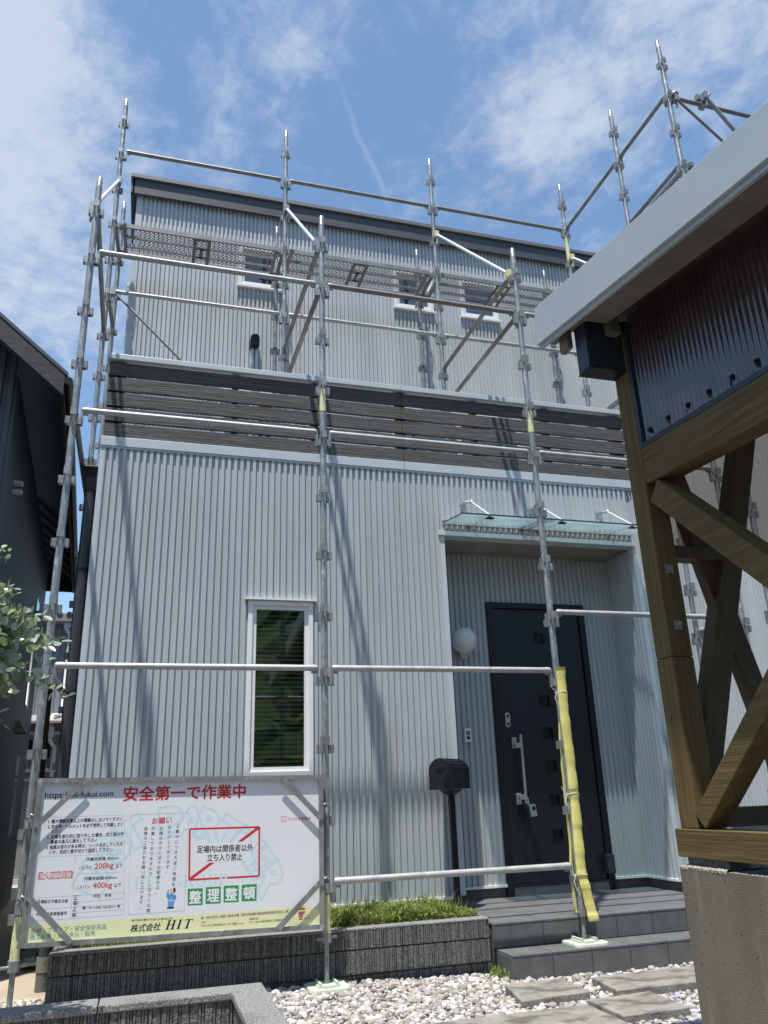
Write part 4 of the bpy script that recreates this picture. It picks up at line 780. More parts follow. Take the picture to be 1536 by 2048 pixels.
for a, b in (((-.578,-.125),(-.325,.128)),((.865,.110),(1.124,-.150)),((-.583,-.490),(-.328,-.748)),((.850,-.762),(1.126,-.510))):
    mb = MB(); d = (Vector((b[0],0,b[1]))-Vector((a[0],0,a[1]))).normalized(); mb.obox(((a[0]+b[0])/2, YB-.028, (a[1]+b[1])/2), (Vector((b[0],0,b[1]))-Vector((a[0],0,a[1])))/2, d.cross(Vector((0,1,0)))*.0165, (0,.0022,0)); SG.part('corner_brace', mb, M['galv'])
for z in (-.085,-.52): 
    for s, xx in ((-1,-.61),(1,1.155)): mb = MB(); mb.path([(xx-.03*s,YB,z+.01),(xx-.0*s,YB-.03,z+.03),(xx+.03*s,YB,z+.01),(xx,YB+.06,z)], .004, 8); SG.part('tie_wire', mb, M['chrome'])
def glyphs(s, size=1.0, off=0.0, shear=0.0, stroke=None):
    c = bpy.data.curves.new('lettering', 'FONT'); c.body = s; c.size = size; c.offset = off; c.shear = shear; c.resolution_u = 3
    if stroke: c.fill_mode = 'NONE'; c.bevel_depth = stroke; c.bevel_resolution = 0
    o = bpy.data.objects.new('lettering', c); C.objects.link(o); return o
JOBS = []; BOLD = {}
def queue(s, x0, z0, x1, z1, h, col, bold, y, shear=0.0, rot=None): JOBS.append((s, glyphs(s, 1, 0, shear), x0, z0, x1, z1, h, col, y)); BOLD[len(JOBS)-1] = [0,.014,.030,.045,.060][bold]
CN = {'ink':'ink','navy':'navyink','red':'red','teal':'teal','white':'whiteink'}
for s, x0, z0, x1, z1, h, col, bold in ROWS:
    if col == 'outlined':
        queue(s, x0-.006, z0, x1+.006, z1, h*1.32, 'red', 4, YB-.000160); queue(s, x0, z0, x1, z1, h*.98, 'whiteink', 1, YB-.000320)
    else: queue(s, x0, z0, x1, z1, h, CN[col], bold, YB-.000240, .25 if s == '株式会社' else 0)
for s, x0, z0, x1, z1 in VROWS:
    n = len(s)
    for i, ch in enumerate(s):
        f = i/(n-1); cx, cz = x0+(x1-x0)*f, z0+(z1-z0)*f; JOBS.append((ch, glyphs(ch, .0225), cx, cz, None, None, None, 'ink', YB-.000240))
ARCO = []
for ch, cx, cz, a in ARC:
    if ch != ' ': ARCO.append((glyphs(ch, .225, .012, 0, .0062), cx, cz, a))
bpy.context.view_layer.update(); dg = bpy.context.evaluated_depsgraph_get()
acc = {}
def meshof(o):
    me = bpy.data.meshes.new_from_object(o.evaluated_get(dg)); v = np.array([p.co[:] for p in me.vertices]).reshape(-1,3); f = [tuple(p.vertices) for p in me.polygons]; bpy.data.meshes.remove(me); return v, f
REF = None
for j_, (s, o, x0, z0, x1, z1, h, col, y) in enumerate(JOBS):
    v, f = meshof(o)
    if len(v) == 0: continue
    mb = acc.setdefault((col, s if x1 is not None else 'column'), MB())
    if x1 is not None:
        lo, hi = v.min(0), v.max(0); L = math.hypot(x1-x0, z1-z0); a = math.atan2(z1-z0, x1-x0)
        sx = L/max(hi[0]-lo[0], 1e-6); sz = h/max(hi[1]-lo[1], 1e-6)
        if s in ('ださい','お願い','以下') or len(s) > 24: sz = min(sz, sx*1.3)
        u = (v[:,0]-lo[0])*sx; w = (v[:,1]-(lo[1]+hi[1])/2)*sz
    else:
        u = v[:,0]-.011; w = v[:,1]-.008; a = 0
        if s in '、。': pass
    X = x0+u*math.cos(a)-w*math.sin(a); Z = z0+u*math.sin(a)+w*math.cos(a)
    b_ = BOLD.get(j_, .009)*(h if h else .022)*.5
    for n_, (ox, oz) in enumerate(((0,0),(1,0),(-1,0),(0,1),(0,-1),(.7,.7),(-.7,.7),(.7,-.7),(-.7,-.7)) if b_ else ((0,0),)):
        mb.add(np.stack([X+ox*b_, np.full(len(X), y-n_*.000004), Z+oz*b_], 1), f)
for (col, s), mb in acc.items(): SG.part('lettering', mb, M[col])
for i_, (o, cx, cz, a) in enumerate(ARCO):
    mb = MB(); v, f = meshof(o); c = (v.min(0)+v.max(0))/2; u, w = (v[:,0]-c[0])*1.12, v[:,1]-c[1]
    mb.add(np.stack([cx+u*math.cos(a)-w*math.sin(a), YB-.000120-i_*.000004+v[:,2]*.004, cz+u*math.sin(a)+w*math.cos(a)], 1), f)
    SG.part('arched_letter', mb, M['pblue'])
for o in [j[1] for j in JOBS]+[j[0] for j in ARCO]: d = o.data; bpy.data.objects.remove(o); bpy.data.curves.remove(d)
def strip(mb, a, b, w, y): 
    d = Vector((b[0]-a[0], 0, b[1]-a[1])); n = Vector((-d.z, 0, d.x)).normalized()*w/2
    A, B = Vector((a[0], y, a[1])), Vector((b[0], y, b[1])); mb.add([A-n, B-n, B+n, A+n], [(0,1,2,3)])
mb = MB()
for i, (a, b) in enumerate(TABLE): strip(mb, a, b, .0016, YB-.000180-i*.00001)
SG.part('table_lines', mb, M['line'])
mb = MB(); q = REDBOX
for i in range(4): strip(mb, q[i], q[(i+1)%4], .011, YB-.000200-i*.00002)
strip(mb, q[3], q[1], .017, YB-.000220); SG.part('red_frame', mb, M['red'])
mb = MB(); mb.flat([(.345,-.372),(.680,-.372),(.680,-.262),(.345,-.262)], YB-.000230)
SG.part('clear_patch', mb, M['board'])
mb = MB()
for q in GREEN: mb.flat(q[::-1], YB-.000180)
SG.part('green_square', mb, M['green'])
# serif capitals, drawn from bars and arcs on a unit square
def serif(ch):
    B = []; s = .24; t = .085; e = .085
    def bar(x0, x1, y0, y1): B.append([(x0,y0),(x1,y0),(x1,y1),(x0,y1)])
    def feet(x, w=s, top=True, bot=True):
        if bot: bar(x-e, x+w+e, 0, t)
        if top: bar(x-e, x+w+e, 1-t, 1)
    def arc(cx, cy, rx, ry, a0, a1, w, n=18):
        for i in range(n):
            p, q = a0+(a1-a0)*i/n, a0+(a1-a0)*(i+1)/n
            def th(a): return w*(.35+.65*abs(math.cos(a)))
            B.append([(cx+(rx-th(p))*math.cos(p), cy+(ry-th(p)*.6)*math.sin(p)), (cx+rx*math.cos(p), cy+ry*math.sin(p)), (cx+rx*math.cos(q), cy+ry*math.sin(q)), (cx+(rx-th(q))*math.cos(q), cy+(ry-th(q)*.6)*math.sin(q))])
    if ch == 'H': bar(.08,.08+s,0,1); bar(.68,.68+s,0,1); bar(.3,.7,.46,.54); feet(.08); feet(.68)
    if ch == 'I': bar(.38,.38+s,0,1); feet(.38)
    if ch == 'T': bar(.38,.38+s,0,1); feet(.38, top=False); bar(.05,.95,1-t,1); bar(.05,.12,.74,1); bar(.88,.95,.74,1)
    if ch == 'O': arc(.5,.5,.48,.51,0,math.pi*2,s)
    if ch == 'G': arc(.5,.5,.48,.51,R(45),R(318),s); bar(.62,.86,0.06,.44); bar(.55,.95,.40,.46)
    if ch == 'U': bar(.10,.10+s,.3,1); bar(.72,.85,.3,1); feet(.10, bot=False); feet(.72,.13, bot=False); arc(.475,.34,.375,.35,math.pi,math.pi*2,s*.8)
    if ch in 'PR':
        bar(.08,.08+s,0,1); feet(.08); arc(.42,.74,.44,.26,-math.pi/2,math.pi/2,s); bar(.3,.45,.93,1); bar(.3,.45,.48,.55)
    if ch == 'R': B.append([(.45,.5),(.62,.5),(.98,0),(.72,0)]); bar(.72,1.02,0,t)
    return B
def serifword(mb, word, x0, z0, x1, z1, h, y, shear=0, gap=.14):
    u = Vector((x1-x0, z1-z0)); L = u.length; u.normalize(); v = Vector((-u.y, u.x)); w = {'I':.55,' ':.45}; tot = sum(w.get(c, 1)+gap for c in word)-gap; p = 0; n = 0
    for c in word:
        cw = w.get(c, 1); 
        for poly in serif(c) if c != ' ' else []:
            pts = []
            for a, b in poly:
                aa = (p+(a-.5+cw/2 if c == 'I' else a*cw))/tot*L+shear*b*h; q = Vector((x0, z0))+u*aa+v*b*h; pts.append((q.x, q.y))
            ar = sum(pts[i][0]*pts[(i+1)%4][1]-pts[(i+1)%4][0]*pts[i][1] for i in range(4))
            mb.flat(pts if ar > 0 else pts[::-1], y-n*.0000015); n += 1
        p += cw+gap
mb = MB(); serifword(mb, 'HIT', .188, -.722, .335, -.7245, .050, YB-.000240, .28, .22); SG.part('company_lettering', mb, M['ink'])
mb = MB(); serifword(mb, 'HIT', -.002, -.4945, .160, -.497, .066, YB-.000120); SG.part('group_lettering', mb, M['pblue']); mb = MB(); serifword(mb, 'GROUP', .215, -.498, .552, -.503, .066, YB-.000120); SG.part('group_lettering', mb, M['pblue'])
def rounded(cx, cz, w, h, r, n=5): return [(cx+sx*(w-r)+r*math.cos(a0+math.pi/2*i/n), cz+sz*(h-r)+r*math.sin(a0+math.pi/2*i/n)) for sx, sz, a0 in ((1,1,0),(-1,1,math.pi/2),(-1,-1,math.pi),(1,-1,math.pi*1.5)) for i in range(n+1)]
cx, cz = .8836, -.1419
mb = MB(); mb.flat(rounded(cx, cz, .0175, .0175, .006), YB-.000180); ic = SG.part('camera_icon', mb, M['pink'])
mb = MB(); mb.flat(rounded(cx, cz, .0145, .0145, .004), YB-.000220); mb2 = MB(); mb2.flat(rounded(cx, cz, .0085, .0085, .0085), YB-.000260); mb.flat(rounded(cx, cz, .0055, .0055, .0055), YB-.000300); SG.part('icon_white', mb, M['board'], ic); mb2.flat(rounded(cx+.0095, cz+.0095, .0018, .0018, .0018), YB-.000260); SG.part('icon_ring', mb2, M['orange'], ic)
mb = MB(); mb.flat(rounded(.399, -.6735, .008, .008, .008), YB-.000180); e = SG.part('emblem', mb, M['ink']); mb = MB(); mb.flat(rounded(.399, -.6735, .0062, .0062, .0062), YB-.000220); mb.flat(rounded(.399,-.676,.0001,.0001,.0001), YB-.000260); SG.part('emblem_white', mb, M['yellow'], e); mb = MB(); mb.flat([(.3945,-.6785),(.4035,-.6785),(.4035,-.6745),(.399,-.672),(.3945,-.6745)], YB-.000260); SG.part('emblem_mark', mb, M['ink'], e)
for i, (c, x0, x1) in enumerate((('orange',.986,1.018),('ink',.982,1.022),('yellow',.990,1.008),('red',.984,1.024),('purple',.982,1.020),('teal',.986,1.012),('red',.984,1.012),('orange',.984,1.010),('red',.987,1.008))):
    z = -.655-i*.0080; mb = MB(); mb.flat([(x0,z-.0072),(x1,z-.0072),(x1,z),(x0,z),(x0-.004,z-.0036)], YB-.000200); SG.part('goal_emblem', mb, M[c])
mx_, mz = .212, -.495                               # small drawing of a bowing worker
def fl(m, polys, d, nm_='worker_drawing'):
    mb = MB()
    for p in polys: mb.flat(p, YB-.000200-d)
    SG.part(nm_, mb, M[m])
fl('suit', [[(mx_-.016,mz-.108),(mx_+.018,mz-.108),(mx_+.022,mz-.072),(mx_+.024,mz-.046),(mx_+.010,mz-.036),(mx_-.012,mz-.036),(mx_-.020,mz-.05),(mx_-.018,mz-.075)], [(mx_-.026,mz-.052),(mx_-.016,mz-.056),(mx_-.014,mz-.02),(mx_-.02,mz-.018),(mx_-.026,mz-.03)], [(mx_+.020,mz-.074),(mx_+.029,mz-.07),(mx_+.031,mz-.05),(mx_+.022,mz-.04)]], 0)
fl('ink', [[(mx_-.021,mz-.116),(mx_+.020,mz-.116),(mx_+.019,mz-.107),(mx_-.018,mz-.107)], rounded(mx_+.010, mz-.018, .016, .014, .013)], .0001)
fl('skin', [rounded(mx_+.001, mz-.022, .012, .0125, .010), rounded(mx_-.018, mz-.017, .004, .004, .004), rounded(mx_+.021, mz-.076, .004, .004, .004)], .0002)
fl('whiteink', [[(mx_-.020,mz-.013),(mx_+.012,mz-.008),(mx_+.010,mz-.001),(mx_+.002,mz+.004),(mx_-.010,mz+.001),(mx_-.018,mz-.006)], [(mx_-.016,mz-.074),(mx_+.021,mz-.074),(mx_+.021,mz-.070),(mx_-.016,mz-.070)]], .0003)
# ------------------------------------------------------------------ concrete wall and timber carport
XC = 2.2
mb = MB(); nz, nyy = 40, 90; zt, zb_, ya, yb = -.335, -1.26, -.6, 3.112
def wv(y, z): 
    e = .004*math.sin(y*37+z*11)+.003*math.sin(z*53-y*17)
    return 2.180+.0012*math.sin(y*5)*math.cos(z*3)
vs = [(wv(ya+(yb-ya)*i/nyy, zb_+(zt-zb_)*j/nz), ya+(yb-ya)*i/nyy, zb_+(zt-zb_)*j/nz) for j in range(nz+1) for i in range(nyy+1)]
mb.add(vs, [(j*(nyy+1)+i, (j+1)*(nyy+1)+i, (j+1)*(nyy+1)+i+1, j*(nyy+1)+i+1) for j in range(nz) for i in range(nyy)])
mb.box(2.186, 2.42, ya, yb-.001, zb_, zt); 
T = Thing('concrete_wall', 'rough brown grey concrete wall carrying the timber carport', 'concrete wall', (2.3, 1.3, -1.26)); T.part('wall_face', mb, M['conc'])
rr = random.Random(5)
def rough(y0, y1, x0, x1, z0, z1, amp, n):
    mb = MB(); vs = []; m_ = 12
    for i in range(n+1):
        y = y0+(y1-y0)*i/n
        row = [(x0+rr.uniform(0,amp*.5), y, z0)]+[(x0+rr.uniform(-amp,amp*.3), y, z0+(z1-z0)*f+rr.uniform(-amp,amp)*.3) for f in (.35,.7)]+[(x0+.004+(x1-x0-.004)*k/m_+rr.uniform(-amp,amp)*.5, y+rr.uniform(-amp,amp), z1+rr.uniform(-amp,amp*.3)) for k in range(m_+1)]
        vs += row
    w = m_+4; mb.add(vs, [(i*w+j, i*w+j+1, (i+1)*w+j+1, (i+1)*w+j) for i in range(n) for j in range(w-1)]); return mb
T.part('rough_top', rough(2.82, 3.112, 2.181, 2.42, zt-.012, zt+.010, .0035, 60), M['conctop']); T.part('rough_top', rough(-.6, 2.818, 2.190, 2.42, zt-.020, zt+.004, .004, 300), M['blocktop'])
mb = MB(); mb.box(2.1775, 2.19, -.6, 3.113, -.9165, -.913); T.part('pour_joint', mb, M['found'])
K = Thing('carport', 'brown stained timber carport with a smoky panel and a pale sloping roof board', 'carport', (2.26, 3.0, -.31))
mb = MB(); yy = 3.0
for i in range(5): mb = MB(); mb.box(2.215, 2.31, yy-.16, yy, -.325, -.297); K.part('packer', mb, M['block']); yy -= .40
mb = MB(); mb.box(2.188, 2.312, -.4, 3.122, -.296, -.186); K.part('sill_beam', mb, M['wood'], bevel=.004)
mb = MB(); mb.box(2.200, 2.312, 2.975, 3.092, -.185, .52); K.part('post', mb, M['woodv'], bevel=.004)
mb = MB(); mb.box(2.2005, 2.3115, 2.9755, 3.0915, .522, 2.2); post = K.part('post', mb, M['woodv'], bevel=.004)
for z in (.92, .66):
    mb = MB(); mb.box(2.235, 2.275, 2.971, 2.9752, z-.02, z+.02); mb.tube((2.255,2.971,z),(2.255,2.955,z),.011,n=6); mb.tube((2.255,2.971,z),(2.255,2.945,z),.006,n=8); K.part('bolt', mb, M['galv'], post)
def slope(y): return .053*(y-2.97)
mb = MB(); y0, y1 = -.2, 2.974; mb.add([(x, y, z+slope(y)) for y in (y0, y1) for x, z in ((2.202,1.334),(2.312,1.334),(2.312,1.514),(2.202,1.514))], [(0,1,2,3),(7,6,5,4),(0,4,5,1),(1,5,6,2),(2,6,7,3),(3,7,4,0)]); K.part('beam', mb, M['wood'], bevel=.004)
mb = MB(); p0, p1 = Vector((2.256,2.93,1.285)), Vector((2.256,2.11,.515)); mb.beam(p0, p1, .10, .112, (0,.68,.73)); K.part('brace', mb, M['wood'], bevel=.004)
mb = MB(); mb.beam((2.250,2.965,-.165),(2.250,1.3,1.34), .104, .108, (0,.67,.74)); mb.v = [(x, min(y, 2.985), max(z, -.184)) for x, y, z in mb.v]; K.part('brace', mb, M['wood'], bevel=.004)
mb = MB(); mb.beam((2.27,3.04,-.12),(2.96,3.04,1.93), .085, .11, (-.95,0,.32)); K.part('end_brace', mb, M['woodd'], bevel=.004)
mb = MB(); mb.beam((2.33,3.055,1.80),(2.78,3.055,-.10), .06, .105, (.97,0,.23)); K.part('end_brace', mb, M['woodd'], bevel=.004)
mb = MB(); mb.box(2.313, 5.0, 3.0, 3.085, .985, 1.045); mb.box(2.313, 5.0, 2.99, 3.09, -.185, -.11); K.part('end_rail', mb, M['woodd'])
# profiled translucent sheets
mb = MB(); pr = []; k = 0; y = 2.95
while y > .1: pr.append((2.222+.008*math.cos(k*math.pi/4), y, 1.515)); y -= .004; k += 1
n = len(pr); mb.add([(a, b, 1.528+slope(b)) for a, b, c in pr]+[(a, b, 1.77+.165*b-.02) for a, b, c in pr], [(j, j+1, n+j+1, n+j) for j in range(n-1)], True); K.part('smoky_panel', mb, M['smoke'])
mb = MB(); mb.box(2.203, 2.24, 2.951, 2.974, 1.515, 2.22); mb.add([(x, y, z+slope(y)) for y in (-.1, 2.951) for x, z in ((2.2045,1.516),(2.235,1.516),(2.235,1.542),(2.2045,1.542))], [(0,1,2,3),(7,6,5,4),(0,4,5,1),(1,5,6,2),(2,6,7,3),(3,7,4,0)]); K.part('panel_frame', mb, M['navy'])
for i in range(11):
    yb2 = 2.89-i*.142; zc_ = 1.585+slope(yb2); mb = MB(); mb.box(2.205, 2.216, yb2-.010, yb2+.010, zc_-.010, zc_+.010); mb.tube((2.206,yb2,zc_),(2.198,yb2,zc_),.006,n=8); K.part('panel_clip', mb, M['black'])
mb = MB(); pr = []; x = 2.315; k = 0
while x < 4.9: pr.append((x, 3.075+.007*math.cos(k*math.pi/4), 0)); x += .004; k += 1
n = len(pr); mb.add([(a, b, 1.045) for a, b, c in pr]+[(a, b, 1.95) for a, b, c in pr], [(j, j+1, n+j+1, n+j) for j in range(n-1)], True); K.part('end_panel', mb, M['smoke2'])
mb = MB(); mb.box(1.992, 5.0, 2.986, 3.086, 1.950, 2.24); K.part('clad_header', mb, M['navy'], bevel=.004)
mb = MB(); mb.box(1.9895, 5.0, 2.984, 3.088, 1.944, 1.9495); K.part('header_drip', mb, M['black'])
# roof: pale board along the rake, soffit strip, deck and rafters
def rt(y): return 2.442+.172*(y-3.262)
def rb(y): return 2.226+.160*(y-3.285)
yE = 3.28; yN = -.3
def sweep(mb, pts):                                # pts: x, height above the board's lower edge
    n = len(pts); mb.add([(x, yE, rb(yE)+h) for x, h in pts]+[(x, yN, rb(yN)+h) for x, h in pts], [tuple(range(n)), tuple(range(2*n-1, n-1, -1))]+[(j, n+j, n+(j+1)%n, (j+1)%n) for j in range(n)]); return mb
mb = MB(); mb.add([(x, y, z) for x in (1.880, 1.898) for y, z in ((yE,rb(yE)),(yN,rb(yN)),(yN,rt(yN)),(yE-.018,rt(yE)))], [(0,1,2,3),(7,6,5,4),(0,4,5,1),(1,5,6,2),(2,6,7,3),(3,7,4,0)]); rf = K.part('roof_board', mb, M['rake'], bevel=.002)
K.part('board_lip', sweep(MB(), [(1.8985,-.022),(1.915,-.022),(1.915,.03),(1.8985,.03)]), M['rake'], rf)
mb = MB(); mb.add([(x, y, rb(y)+h) for y in (2.93, yN) for x, h in ((1.916,.0),(2.085,.0),(2.085,.018),(1.916,.018))], [(0,1,2,3),(7,6,5,4),(0,4,5,1),(1,5,6,2),(2,6,7,3),(3,7,4,0)]); K.part('soffit', mb, M['cream'], rf)
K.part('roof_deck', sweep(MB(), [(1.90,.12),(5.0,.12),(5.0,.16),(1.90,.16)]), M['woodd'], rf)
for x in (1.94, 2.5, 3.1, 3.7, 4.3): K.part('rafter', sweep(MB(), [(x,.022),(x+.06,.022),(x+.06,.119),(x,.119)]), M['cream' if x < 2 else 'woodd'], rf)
mb = MB(); mb.box(2.10, 2.17, 2.935, 2.983, 2.13, 2.26); K.part('rafter_end', mb, M['cream'], rf, .006); mb = MB(); mb.box(1.955, 1.99, 3.10, 3.18, 2.12, 2.22); K.part('rafter_end', mb, M['cream'], rf, .006)
# ------------------------------------------------------------------ dark neighbour house on the left
N = Thing('dark_house', 'dark green ribbed house with deep timber eaves at the left edge', 'house', (-1.4, 9.0, -1.2))
dv = Vector((-.0594, 1, 0)).normalized(); nv = Vector((dv.y, -dv.x, 0))
def nb(s, o, z): return Vector((-.835, 0, 0))+dv*s+nv*o+Vector((0,0,z))   # s along the wall, o outwards from the wall face
mb = MB(); s0, s1 = 6.38, 12.35; pr = []; k = s0
while k < s1:
    pr += [nb(k,0,0), nb(k+.008,.022,0), nb(k+.04,.022,0), nb(k+.048,0,0)]; k += .085
pr.append(nb(s1,0,0)); mb.sheet(pr, (0,0,-1.0), (0,0,3.35)); mb.add([nb(s1,0,-1.0), nb(s1,-5,-1.0), nb(s1,-5,5), nb(s1,0,3.35)], [(0,1,2,3)]); N.part('side_wall', mb, M['dsheet'])
mb = MB(); o_ = 0.0; q_ = []
while o_ < 3: q_ += [(-o_, 0), (-o_-.010, -.022), (-o_-.042, -.022), (-o_-.052, 0)]; o_ += .085
gt = lambda o: 3.19-(o-.40)*.84-.02
for (oa, da), (ob, db) in zip(q_[:-1], q_[1:]): mb.add([nb(s0+db,ob,-1.0), nb(s0+da,oa,-1.0), nb(s0+da,oa,gt(oa)), nb(s0+db,ob,gt(ob))], [(0,1,2,3)])
N.part('gable_wall', mb, M['dsheet'])
mb = MB(); mb.add([nb(s,o,z) for s in (6.38, 12.33) for o, z in ((-.02,-1.24),(.02,-1.24),(.02,-1.0),(-.02,-1.0))], [(0,1,2,3),(7,6,5,4),(0,4,5,1),(1,5,6,2),(2,6,7,3),(3,7,4,0)]); N.part('foundation', mb, M['found'])
sl = .84; e0, e1 = 6.0, 12.8
def hex_(mb, o0, o1, sa, sb, h0, h1):              # slab following the roof slope between two offsets
    zz = lambda o, h: 3.19-(o-.40)*sl+h
    mb.add([nb(s,o,zz(o,h)) for s in (sa, sb) for o, h in ((o0,h0),(o1,h0),(o1,h1),(o0,h1))], [(0,1,2,3),(7,6,5,4),(0,4,5,1),(1,5,6,2),(2,6,7,3),(3,7,4,0)])
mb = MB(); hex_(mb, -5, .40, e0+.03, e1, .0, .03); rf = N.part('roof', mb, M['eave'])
mb = MB(); hex_(mb, -5, .42, e0-.01, e1+.02, .031, .065); N.part('roof_sheet', mb, M['dsheet'], rf)
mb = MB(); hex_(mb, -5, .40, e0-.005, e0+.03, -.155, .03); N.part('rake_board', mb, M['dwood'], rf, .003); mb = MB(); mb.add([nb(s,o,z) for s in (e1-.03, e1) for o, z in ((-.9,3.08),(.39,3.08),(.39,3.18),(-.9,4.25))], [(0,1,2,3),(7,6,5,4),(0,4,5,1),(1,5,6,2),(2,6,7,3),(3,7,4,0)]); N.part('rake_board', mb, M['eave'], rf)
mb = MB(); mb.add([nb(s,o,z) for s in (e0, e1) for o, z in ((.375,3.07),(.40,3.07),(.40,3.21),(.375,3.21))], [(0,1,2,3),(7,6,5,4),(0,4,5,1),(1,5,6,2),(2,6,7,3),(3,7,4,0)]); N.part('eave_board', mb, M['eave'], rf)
mb = MB(); mb.path([nb(e0-.02,.43,3.16), nb(e1+.05,.43,3.13)], .035, 10); N.part('gutter', mb, M['black'], rf)
for s in np.arange(9.9, 12.8, .45):
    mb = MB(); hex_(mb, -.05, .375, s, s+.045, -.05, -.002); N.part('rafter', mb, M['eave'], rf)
mb = MB(); mb.add([nb(s,o,z) for s in (10.85, 11.35) for o, z in ((-.01,1.15),(.03,1.15),(.03,2.55),(-.01,2.55))], [(0,1,2,3),(7,6,5,4),(0,4,5,1),(1,5,6,2),(2,6,7,3),(3,7,4,0)]); w = N.part('window_frame', mb, M['black'])
mb = MB(); mb.add([nb(10.88,.031,1.18), nb(11.32,.031,1.18), nb(11.32,.031,2.52), nb(10.88,.031,2.52)], [(0,1,2,3)]); N.part('pane', mb, M['paneup'], w)
mb = MB(); mb.add([nb(s,o,z) for s in (10.6, 11.1) for o, z in ((-.01,-.35),(.025,-.35),(.025,.55),(-.01,.55))], [(0,1,2,3),(7,6,5,4),(0,4,5,1),(1,5,6,2),(2,6,7,3),(3,7,4,0)]); w = N.part('window_frame', mb, M['black'])
mb = MB(); mb.add([nb(10.64,.027,-.30), nb(11.06,.027,-.30), nb(11.06,.027,.33), nb(10.64,.027,.33)], [(0,1,2,3)]); N.part('pane', mb, M['paneup'], w); mb = MB(); mb.add([nb(10.64,.027,.34), nb(11.06,.027,.34), nb(11.06,.027,.50), nb(10.64,.027,.50)], [(0,1,2,3)]); N.part('window_panel', mb, M['bwall'], w)
mb = MB(); c = nb(10.1,.08,.83); mb.add([c+Vector((-.09,-.09,-.07)), c+Vector((.07,-.09,-.07)), c+Vector((.07,.09,-.07)), c+Vector((-.09,.09,-.07)), c+Vector((-.09,-.07,.06)), c+Vector((-.02,-.05,.08)), c+Vector((-.02,.05,.08)), c+Vector((-.09,.07,.06))], [(0,3,2,1),(4,5,6,7),(0,1,5,4),(1,2,6,5),(2,3,7,6),(3,0,4,7)]); N.part('vent_hood', mb, M['cream'], bevel=.01)
c = nb(7.0,.06,2.62); mb = MB(); mb.box(c.x-.06,c.x+.03,c.y-.03,c.y+.03,c.z,c.z+.03); mb.box(c.x-.06,c.x+.03,c.y-.03,c.y+.03,c.z-.08,c.z-.05); N.part('wire_bracket', mb, M['pvc'])
# ------------------------------------------------------------------ grey house far back between the two houses
Bk = Thing('back_house', 'grey house with white rain pipes glimpsed through the gap on the left', 'house', (-1.7, 15.2, -1.2)); yb_ = 15.0
mb = MB(); pr = []; x = -3.4
while x < -.6: pr += [(x,yb_-.02,0),(x+.04,yb_-.02,0),(x+.055,yb_,0),(x+.085,yb_,0)]; x += .10
mb.sheet(pr, (0,0,1.45), (0,0,3.02)); pr2 = [(a, b+.25, c) for a, b, c in pr]; mb.sheet([(a, b-.1, c) for a, b, c in pr], (0,0,.55), (0,0,.86)); bw = Bk.part('upper_wall', mb, M['bsheet'])
mb = MB(); mb.box(-3.6, -.5, 14.75, 16, 3.03, 3.13); mb.box(-3.6,-.5,14.9,16,3.135,3.20); Bk.part('roof', mb, M['bwall']); mb = MB(); x = -3.5
while x < -.6: mb.tube((x,14.74,3.15),(x,16,3.2),.05,n=8); x += .16
Bk.part('roof_tile', mb, M['pipe'])
mb = MB(); mb.add([(-3.5,14.5,1.30),(-.55,14.5,1.30),(-.55,15.05,1.46),(-3.5,15.05,1.46),(-3.5,14.5,1.26),(-.55,14.5,1.26),(-.55,15.05,1.42),(-3.5,15.05,1.42)], [(0,1,2,3),(7,6,5,4),(0,4,5,1),(1,5,6,2),(2,6,7,3),(3,7,4,0)]); Bk.part('lean_to_roof', mb, M['bwall'])
mb = MB(); mb.box(-3.5,-.55,14.92,15.3,.86,1.42); mb.box(-3.5,-.55,14.92,15.3,-1.15,.55); Bk.part('lower_wall', mb, M['bwall'])
mb = MB(); mb.box(-3.5,-.55,14.86,14.915,.50,.56); mb.box(-3.5,-.55,14.86,14.915,.36,.40); mb.box(-3.5,-.55,14.88,14.915,1.10,1.16); mb.box(-2.2,-1.72,14.87,14.915,-1.2,-1.12); Bk.part('band_trim', mb, M['pvc'])
mb = MB(); mb.box(-2.1,-1.52,14.89,14.915,.72,1.02); Bk.part('window', mb, M['black'])
mb = MB(); mb.path([(-1.47,14.85,3.02),(-1.46,14.85,2.92),(-1.39,14.88,2.80),(-1.385,14.88,1.46),(-1.40,14.80,1.42),(-1.50,14.62,1.40),(-1.52,14.62,1.20)], .036, 10); mb.box(-1.58,-1.46,14.56,14.68,1.04,1.20); mb.path([(-1.52,14.62,1.04),(-1.50,14.66,.97),(-1.445,14.82,.88),(-1.45,14.84,.42)], .034, 10); mb.box(-1.50,-1.36,14.82,14.93,2.93,3.04); Bk.part('rain_pipe', mb, M['pvc'])
mb = MB(); mb.path([(-.865,8.0,-1.15),(-.862,8.0,.3),(-.872,8.0,1.18)], .022, 10)
single('garden_stake', mb, M['woodd'], 'thin dark brown stake standing behind the left scaffold pole', 'stake', (-.865, 8.0, -1.15))
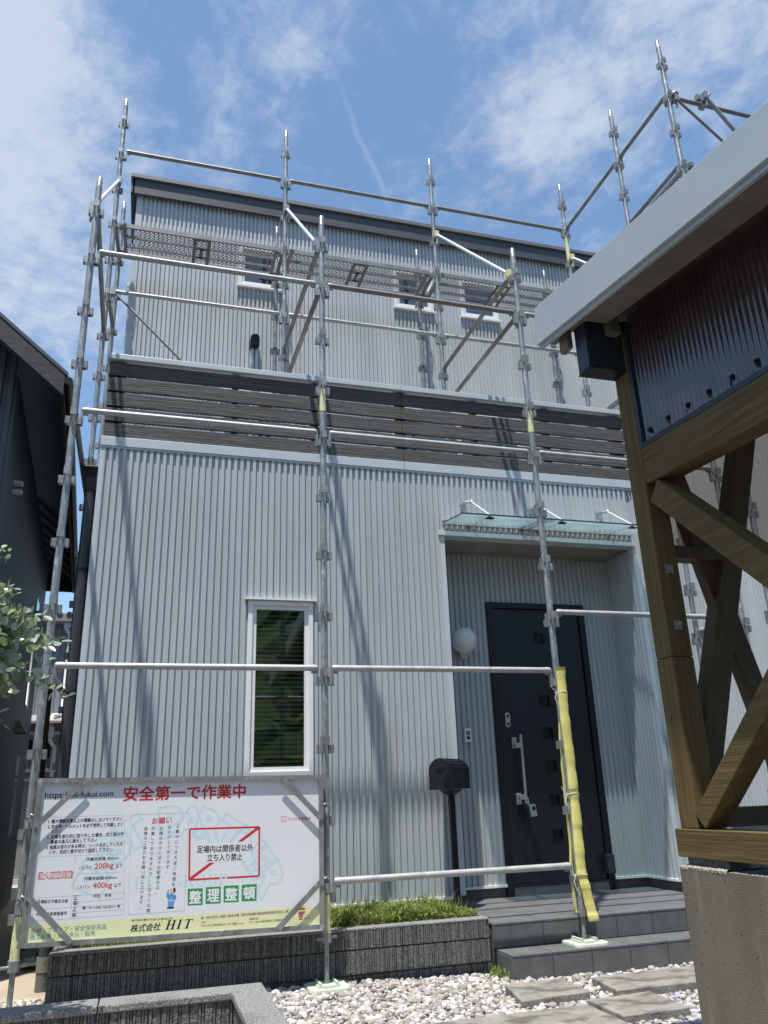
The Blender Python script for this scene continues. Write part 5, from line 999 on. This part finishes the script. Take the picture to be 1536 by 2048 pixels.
# ------------------------------------------------------------------ silver-leaved tree at the left edge
TR = Thing('eucalyptus_tree', 'silver leaved tree reaching in from the left edge in front of the dark house', 'tree', (-1.35, 3.9, -1.25))
mb = MB(); mb.path([(-1.35,3.9,-1.25),(-1.33,3.9,-.4),(-1.30,3.88,.4),(-1.25,3.85,1.3),(-1.22,3.85,2.0)], [.04,.036,.03,.02,.01], 10); tk = TR.part('trunk', mb, M['cream'])
lv, lf, lc = [], [], []; tw = MB()
leafcols = [(.30,.38,.27),(.40,.47,.36),(.20,.28,.17),(.48,.54,.44),(.30,.36,.15),(.14,.20,.11)]
def leaf(p, d, n, L, W, col):
    d = d.normalized(); n = (n-d*n.dot(d)).normalized(); s = d.cross(n); b = len(lv); K_ = 10
    pts = [p+d*L*(.5-.5*math.cos(2*math.pi*i/K_))+s*W*.5*math.sin(2*math.pi*i/K_)*(1+.15*math.cos(2*math.pi*i/K_))+n*(.12*W*math.sin(2*math.pi*i/K_)**2) for i in range(K_)]
    lv.extend(pts); lv.append(p+d*L*.5); 
    for i in range(K_): lf.append((b+i, b+(i+1)%K_, b+K_)); lc.append(col)
rr = random.Random(21)
def stem(p, d, L, n=15, droop=.5, sz=1.0):
    p = Vector(p); d = Vector(d).normalized(); pts = [p.copy()]; st = L/n
    for i in range(n):
        d = (d+Vector((rr.uniform(-.12,.12), rr.uniform(-.12,.12), rr.uniform(-.12,.10)-droop*.05))).normalized(); p = p+d*st; pts.append(p.copy())
        if i < 1: continue
        sd = d.cross(Vector((rr.uniform(-1,1), rr.uniform(-1,1), rr.uniform(-1,1)))).normalized()
        for s in (-1, 1):
            if rr.random() < .12: continue
            q = (sd*s+d*.55+Vector((rr.uniform(-.4,.4), rr.uniform(-.4,.4), rr.uniform(-.4,.4)))).normalized(); f = sz*(1-.55*i/n)
            leaf(p+q*.006, q, Vector((rr.uniform(-1,1), rr.uniform(-1,.2), rr.uniform(-.4,1))), .082*f*rr.uniform(.7,1.15), .056*f*rr.uniform(.7,1.25), leafcols[rr.randrange(6)])
    tw.path(pts, [.0032*(1-.7*i/n) for i in range(n+1)], 5)
stem((-.86,3.72,.74),(1,.05,.05),.55,18); stem((-.88,3.7,.62),(1,0,.16),.60,20); stem((-.9,3.75,.80),(1,.1,-.22),.52,16); stem((-.88,3.65,.98),(1,.05,-.12),.36,12); stem((-.9,3.7,.92),(1,0,-.32),.46,14)
stem((-.92,3.72,.48),(1,0,.02),.40,14,1.5); stem((-.9,3.68,.42),(1,.1,-.10),.33,12,1.5); stem((-.92,3.7,.66),(1,0,-.15),.42,14); stem((-.9,3.66,1.02),(1,0,.05),.26,9); stem((-.88,3.7,.86),(1,-.1,.02),.38,14); stem((-.82,3.7,.60),(.9,.2,.35),.42,15)
stem((-.9,3.7,.72),(1,.1,.0),.45,18,.5,1.1); stem((-.9,3.74,.84),(1,-.1,-.1),.40,16,.5,1.1); stem((-.9,3.70,.90),(1,.1,.06),.30,14,.5,1.1); stem((-.9,3.70,1.06),(1,.1,.12),.26,9,.3,.7)
for i in range(26): stem((-.95+rr.uniform(-.05,.12), 3.72+rr.uniform(-.1,.14), rr.choice((.45,.5,.62,.66,.72,.76,.82,.86,.92,1.0))), (1, rr.uniform(-.3,.3), rr.uniform(-.3,.25)), rr.uniform(.26,.44), 15)
for i in range(46): stem((-1.15+rr.uniform(-.35,.05), 3.8+rr.uniform(-.4,.4), rr.uniform(.35,1.6)), (rr.uniform(-1,.25), rr.uniform(-1,1), rr.uniform(-.2,.7)), .4, 12)  # rest of the crown, out of view, added for the shadows it casts
TR.part('twig', tw, M['cream'], tk)
lm = MB(); lm.add(lv, lf, True); lo_ = TR.part('crown', lm, M['leaf']); tones(lo_, lc)
# ------------------------------------------------------------------ wooded hill across the road, mirrored in the window
mb = MB(); rr2 = np.random.default_rng(3); nx, nz = 90, 26
vs = [(-90+180*i/nx, -38-26*j/nz+rr2.uniform(-1,1), -1.3+26*math.sin(j/nz*1.5)*(1+.25*math.sin(i*.23))+rr2.uniform(-.9,.9)) for j in range(nz+1) for i in range(nx+1)]
mb.add(vs, [(j*(nx+1)+i, j*(nx+1)+i+1, (j+1)*(nx+1)+i+1, (j+1)*(nx+1)+i) for j in range(nz) for i in range(nx)])
struct('hill', mb, overlay(pm('hill_foliage', (.055,.085,.025), (.11,.15,.05), (1.2,1.2,1.2), .9, 0, 1.0, (3,3,3)), (.012,.02,.006), (.5,.5,.5), .5, .65, .8))
